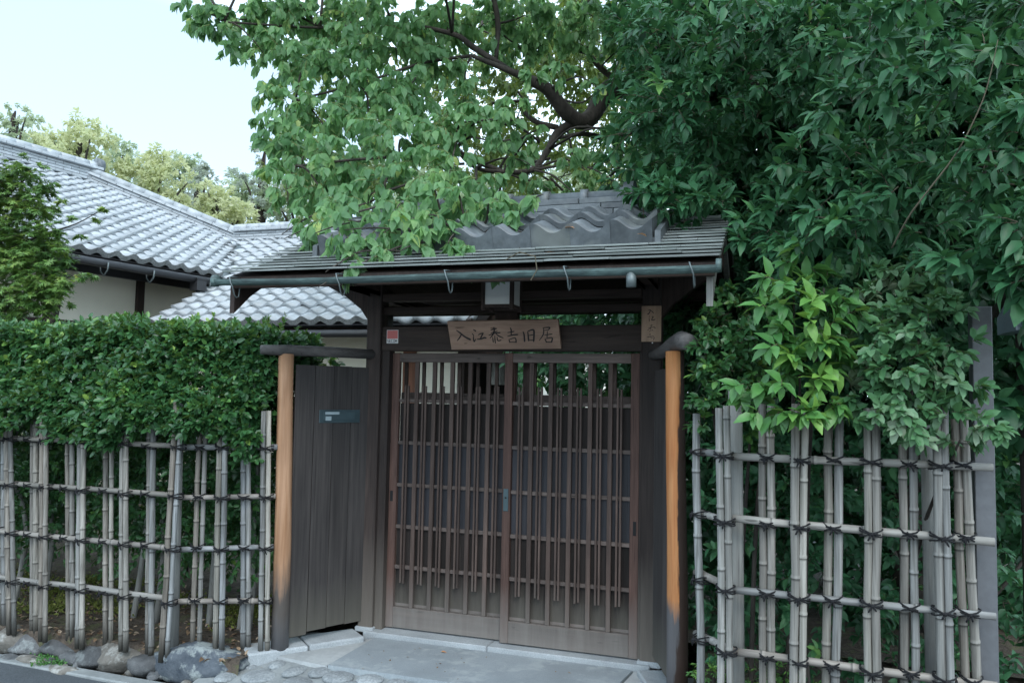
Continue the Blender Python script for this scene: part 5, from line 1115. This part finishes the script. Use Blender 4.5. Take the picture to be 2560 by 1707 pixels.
# dark backing shrubs in the garden behind the hedge
shrub('garden_shrub', 'shaded garden shrubs glimpsed between the bamboo poles behind the hedge', [(V3(x + g.uniform(-.15, .15), g.uniform(.55, 1.1), g.uniform(.30, 1.35)), g.uniform(.24, .36)) for x in np.arange(-5.6, -1.75, .24) for _ in range(3)], 260, 10, .055, SM, .55, M['hedge'], (0, .5), .02, bias=(0, -.3, 0), shell=(.1, .95), base=(-3, .8, 0))
shrub('wing_shrub', 'small light green shrub peeping over the rail of the left board wing', [(V3(*onY(735, 868, .35)), .09), (V3(*onY(790, 885, .35)), .11), (V3(*onY(830, 905, .4)), .08), (V3(*onY(770, 930, .35)), .12)], 1300, 8, .05, SM, .52, M['hedge'], (.3, .8), .2, base=(-1.25, .6, 0))
shrub('garden_evergreen', 'dark garden shrub seen through the open lattice at the top of the right door', [(V3(*onY(px, py, y)), r) for px, py, y, r in ((1400, 930, 3.0, .35), (1500, 900, 3.4, .4), (1560, 950, 2.8, .35), (1640, 860, 3.2, .45), (1420, 800, 4.2, .5), (1540, 790, 4.4, .5), (1350, 805, 4.6, .4), (1480, 1000, 3.0, .4), (1620, 1000, 3, .4), (1700, 800, 3.2, .5), (1620, 720, 3.6, .5), (1750, 650, 3.6, .6), (1345, 930, 2.4, .22), (1400, 870, 2.6, .28), (1360, 800, 3.2, .28), (1440, 790, 3.0, .3), (1520, 800, 2.8, .3), (1590, 800, 2.6, .28), (1600, 900, 2.4, .25), (1470, 940, 2.4, .26), (1540, 930, 2.2, .22), (1340, 860, 3.0, .25), (1300, 800, 5.6, .35), (1500, 760, 4.6, .5), (1640, 760, 4.2, .5))],
      330, 9, .10, OV, .42, M['holly'], (.1, .8), .06, shell=(.1, .95))

# ================================================================== MAPLE on the left
mp_ = thing('maple_tree', 'fine-leaved green maple at the left edge in front of the tiled roof', 'tree', (-5.6, 1.5, 0))
b = MB(); limb(b, [(-5.6, 1.5, -.05, .07), (-5.5, 1.4, 1.2, .055), (-5.2, 1.3, 2.0, .04), (-5.0, 1.25, 2.6, .025)], 8); b.build('trunk', M['bark'], mp_, True)
for lm in ([(-60, 820, 6.5, 8), (20, 770, 6.3, 7), (100, 720, 6.2, 5), (180, 690, 6.1, 2)], [(-60, 780, 6.4, 7), (10, 640, 6.3, 6), (100, 590, 6.2, 4), (190, 560, 6.2, 2), (262, 520, 6.1, 1)], [(-60, 700, 6.4, 7), (0, 520, 6.4, 5), (60, 450, 6.3, 3)]):
    b = MB(); limb(b, pl(*lm), 6); b.build('limb', M['bark'], mp_, True)
clm = [(20, 440, 45, 6.4), (75, 430, 40, 6.3), (110, 470, 32, 6.3), (40, 500, 65, 6.3), (100, 520, 40, 6.2), (20, 570, 60, 6.3), (80, 600, 60, 6.2), (130, 580, 36, 6.1), (30, 650, 65, 6.2), (100, 660, 60, 6.1), (150, 650, 34, 6.1), (60, 720, 65, 6.1), (120, 720, 50, 6.0), (165, 700, 24, 6.0), (30, 760, 40, 6.1), (100, 760, 38, 6.0), (150, 620, 22, 6), (200, 590, 12, 6.1), (235, 550, 9, 6.1), (262, 525, 7, 6.1), (205, 690, 9, 6.0), (230, 688, 7, 6.0), (170, 540, 14, 6.1), (155, 505, 14, 6.1), (175, 760, 8, 6.0)]
clm += [(g.uniform(-220, -30), g.uniform(400, 800), 70, g.uniform(6.1, 6.7)) for _ in range(18)]
cw = [(atD(x, y, Dd), r * Dd / FPX) for x, y, r, Dd in clm]
O, D, Lq, cid = clump_twigs(g, cw, 2600, (.1, .95), .5, -.05)
D[:, 2] *= .3; D = nrm(D)
put('crown', leaf_mesh('crown', [sprays(g, O, D, Lq, 7, 1.1, .15, .060, .2, tint=np.clip(g.uniform(.1, .7, len(O)) + g.normal(0, .12, len(cw))[cid], 0, 1), tvar=.12, jit=.22, up=1.0, flat=True)], ST, .62, M['maple']), mp_)
stuff(put('twigs', twig_mesh('twigs', O, D, Lq, .2, .002, M['twig']), mp_))

# ================================================================== FAR TREES behind the house
def far_tree(name, label, px, py_top, py_bot, w, D, mat, n, dens=120, size=.145, lim=True, seedoff=0, cover=1.0):
    base = atD(px, 900, D); t = thing(name, label, 'tree', (base[0], base[1], 0), 'trees behind the tiled house'); h0 = atD(px, py_bot, D)[2]; h1 = atD(px, py_top, D)[2]; rw_ = w * 1.35 * D / FPX; n = int(n * 1.6)
    b = MB(); limb(b, [(base[0], base[1], -.2, .22), (base[0] + .1, base[1], h0 * .6, .17), (base[0] - .1, base[1], (h0 + h1) / 2, .09), (base[0], base[1], h1 - .3, .02)], 7); b.build('trunk', M['bark'], t, True)
    cs = []
    for k in range(n):
        s = g.uniform(0, 1); z = h0 + (h1 - h0) * s; rr = rw_ * math.sqrt(max(.05, 1 - (2 * s - .8) ** 2 * .75)); a = g.uniform(0, 6.28); q = math.sqrt(g.random()) * .85
        c_ = V3(base[0] + rr * q * math.cos(a), base[1] + rr * q * math.sin(a), z); cs.append((c_, rw_ * g.uniform(.15, .27)))
        if k % 5 == 0: b = MB(); limb(b, [(base[0], base[1], z * .75, .06), ((base[0] + c_[0]) / 2, (base[1] + c_[1]) / 2, z * .92, .035), (*c_, .012)], 5); b.build('limb', M['bark'], t, True)
    O, D_, Lq, cid = clump_twigs(g, cs, dens, (.1, .95), .6, .15)
    put('crown', leaf_mesh('crown', [sprays(g, O, D_, Lq, 9, 1.0, .2, size, .15, tint=np.clip(g.uniform(.1, .8, len(O)) + g.normal(0, .15, len(cs))[cid], 0, 1), tvar=.12)], LO, .6, M[mat]), t)
far_tree('yellow_green_tree', 'rounded yellow-green tree just above the main ridge end', 175, 300, 520, 100, 19, 'far', 34)
far_tree('yellow_green_tree', 'yellow-green tree over the middle of the sloping hip ridge', 370, 375, 560, 85, 20, 'far', 30)
far_tree('yellow_green_tree', 'low bright yellow tree just left of the camphor foliage', 530, 470, 640, 85, 21, 'far', 30)
far_tree('grey_green_tree', 'thin grey-green tree with bare twigs between yellow trees and camphor', 640, 340, 620, 70, 24, 'far3', 26, 60, .14)
far_tree('grey_green_tree', 'open wispy grey-green tree behind the bright yellow tree', 480, 400, 620, 65, 25, 'far3', 18, 45, .14)
far_tree('tall_green_tree', 'tall blue-green tree at the upper left edge above the ridge', 0, 235, 440, 62, 22, 'far2', 22, 110, .14)
far_tree('yellow_green_tree', 'pale yellow-green tree at the far left behind the main ridge', 60, 330, 520, 90, 23, 'far', 26)
far_tree('grey_green_tree', 'soft green tree low behind the cross ridge beside the camphor', 740, 420, 640, 90, 24, 'far2', 26)
far_tree('tall_green_tree', 'broad green tree outside the left edge of the view', -170, 260, 560, 110, 23, 'far2', 30)
for px, pt, lab in ((110, 340, 'hazy pale tree far back between the two left yellow-green trees'), (280, 350, 'hazy pale tree far back right of the main ridge end'), (440, 400, 'hazy pale tree far back above the lower hip ridge'), (590, 430, 'hazy pale tree far back left of the camphor edge')):
    far_tree('hazy_tree', lab, px, pt, 640, 95, 30, 'far2', 26, 70, .18)  # haze sits in the pale leaf colour, not in the air
for i, px in enumerate((900, 1080, 1260, 1450, 1640)):
    far_tree('background_tree', ['green tree behind the camphor, nearest the cross ridge', 'green tree behind the camphor crown above the gate lantern', 'green tree hidden behind the camphor fork', 'green tree behind the camphor above the ridge ornament', 'green tree behind the evergreen at its left margin'][i], px, 380 + 20 * (i % 2), 700, 120, 22 + i % 3, 'far2', 30)

# ================================================================== SMALL DETAILS
def leaf_obj(p, ang, size, mat, label, tilt=.2, group='fallen leaves'):
    V, F = OV; X = V3(math.cos(ang), math.sin(ang), tilt * .4); X = nrm(X); Z = nrm(V3(-.1, -.2, 1)); Z = nrm(Z - X * (Z @ X)); Y = np.cross(Z, X)
    W = size * (V[:, 0, None] * X + .5 * V[:, 1, None] * Y + V[:, 2, None] * Z) + V3(*p); b = MB(); b.add(W, [tuple(f) for ff in F for f in ff]); tag(b.build('fallen_leaf', mat), label, 'leaf', group)
def onroof(px, py):
    return onPl(px, py, (0, EY, EZ + .022), (0, -SL, 1))
p = onroof(1362, 632); leaf_obj(p, .4, .075, M['dry'], 'orange dry leaf lying on the shingles under the cap tiles')
p = onroof(1335, 640); leaf_obj(p, 2.6, .06, M['litter'], 'pale curled leaf on the shingles beside the orange one')
p = onPl(1593, 585, V3(0, CY0, CZ0 + .035), cn_); leaf_obj(p, .8, .06, M['dry'], 'yellow-brown leaf on the last cap tile')
p = onPl(1412, 570, V3(0, CY0, CZ0 + .05), cn_); leaf_obj(p, -.3, .06, M['dry'], 'small tan leaf caught between two cap tiles')
p = onZ(150, 1645, -.135); leaf_obj(p, .3, .07, M['dry'], 'salmon-coloured leaf on the moss beside the road')
p = onZ(1102, 1628, -.026); leaf_obj(p, .2, .035, M['dry'], 'tiny brown leaf on the paving slab before the doors')
n = 60; x = g.uniform(-1.3, .9, n); y = g.uniform(-.9, -.1, n); z = np.where((x > -.84) & (y > -.645), -.028, pavz(x, y) + .012); P = np.c_[x, y, z]; X = nrm(np.c_[g.normal(size=(n, 2)), g.normal(0, .1, n)]); Z = nrm(np.c_[g.normal(0, .2, (n, 2)), np.ones(n)]); Z = nrm(Z - X * (Z * X).sum(-1, keepdims=True))
lit = put('leaf_bits', leaf_mesh('leaf_bits', [(P, X, Z, g.uniform(.006, .022, n), g.random(n))], OV, .5, M['litter'])); lit['kind'] = 'stuff'; lit['label'] = 'scraps of dry leaf blown over the paving before the doors'; lit['category'] = 'leaf litter'
# leaf litter on the bed, moss cushions
n = 1500; x = g.uniform(-4.6, -1.36, n); y = g.uniform(-.80, .3, n); P = np.c_[x, y, soilz(x, y) + .008]; X = nrm(np.c_[g.normal(size=(n, 2)), g.normal(0, .25, n)]); Z = nrm(np.c_[g.normal(0, .3, (n, 2)), np.ones(n)]); Z = nrm(Z - X * (Z * X).sum(-1, keepdims=True))
lit = put('leaf_litter', leaf_mesh('leaf_litter', [(P, X, Z, g.uniform(.02, .055, n), g.random(n))], OV, .5, M['litter'])); lit['kind'] = 'stuff'; lit['label'] = 'dry brown leaf litter scattered over the soil behind the fence'; lit['category'] = 'leaf litter'
n = 5200; cx_ = g.uniform(-4.5, -1.4, 26); cy_ = g.uniform(-.55, .25, 26); k = g.integers(0, 26, n); x = cx_[k] + g.normal(0, .09, n); y = cy_[k] + g.normal(0, .07, n)
P = np.c_[x, y, soilz(np.clip(x, -6, -1.33), y) + g.uniform(0, .03, n)]; X = nrm(np.c_[g.normal(size=(n, 2)), g.uniform(.3, 1.2, n)]); Z = nrm(np.cross(X, sphere_dirs(g, n)))
ms_ = put('moss', leaf_mesh('moss', [(P, X, Z, g.uniform(.015, .035, n), np.clip(g.normal(.4, .2, n), 0, 1))], LO, .5, M['moss'])); ms_['kind'] = 'stuff'; ms_['label'] = 'yellow-green moss cushions on the soil under the hedge'; ms_['category'] = 'moss'
n = 900; q = [onZ(px, py, -.135) for px, py in zip(g.uniform(88, 175, 60), g.uniform(1632, 1655, 60))]; q = np.array(q)[g.integers(0, 60, n)] + np.c_[g.normal(0, .015, (n, 2)), g.uniform(-.03, .0, n)]
X = nrm(np.c_[g.normal(size=(n, 2)), g.uniform(.3, 1.2, n)]); Z = nrm(np.cross(X, sphere_dirs(g, n)))
ms_ = put('weeds', leaf_mesh('weeds', [(q, X, Z, g.uniform(.010, .022, n), np.clip(g.normal(.3, .2, n), 0, 1))], LO, .6, M['bright'])); ms_['kind'] = 'stuff'; ms_['label'] = 'low green weeds between the edging stones and the road'; ms_['category'] = 'weeds'
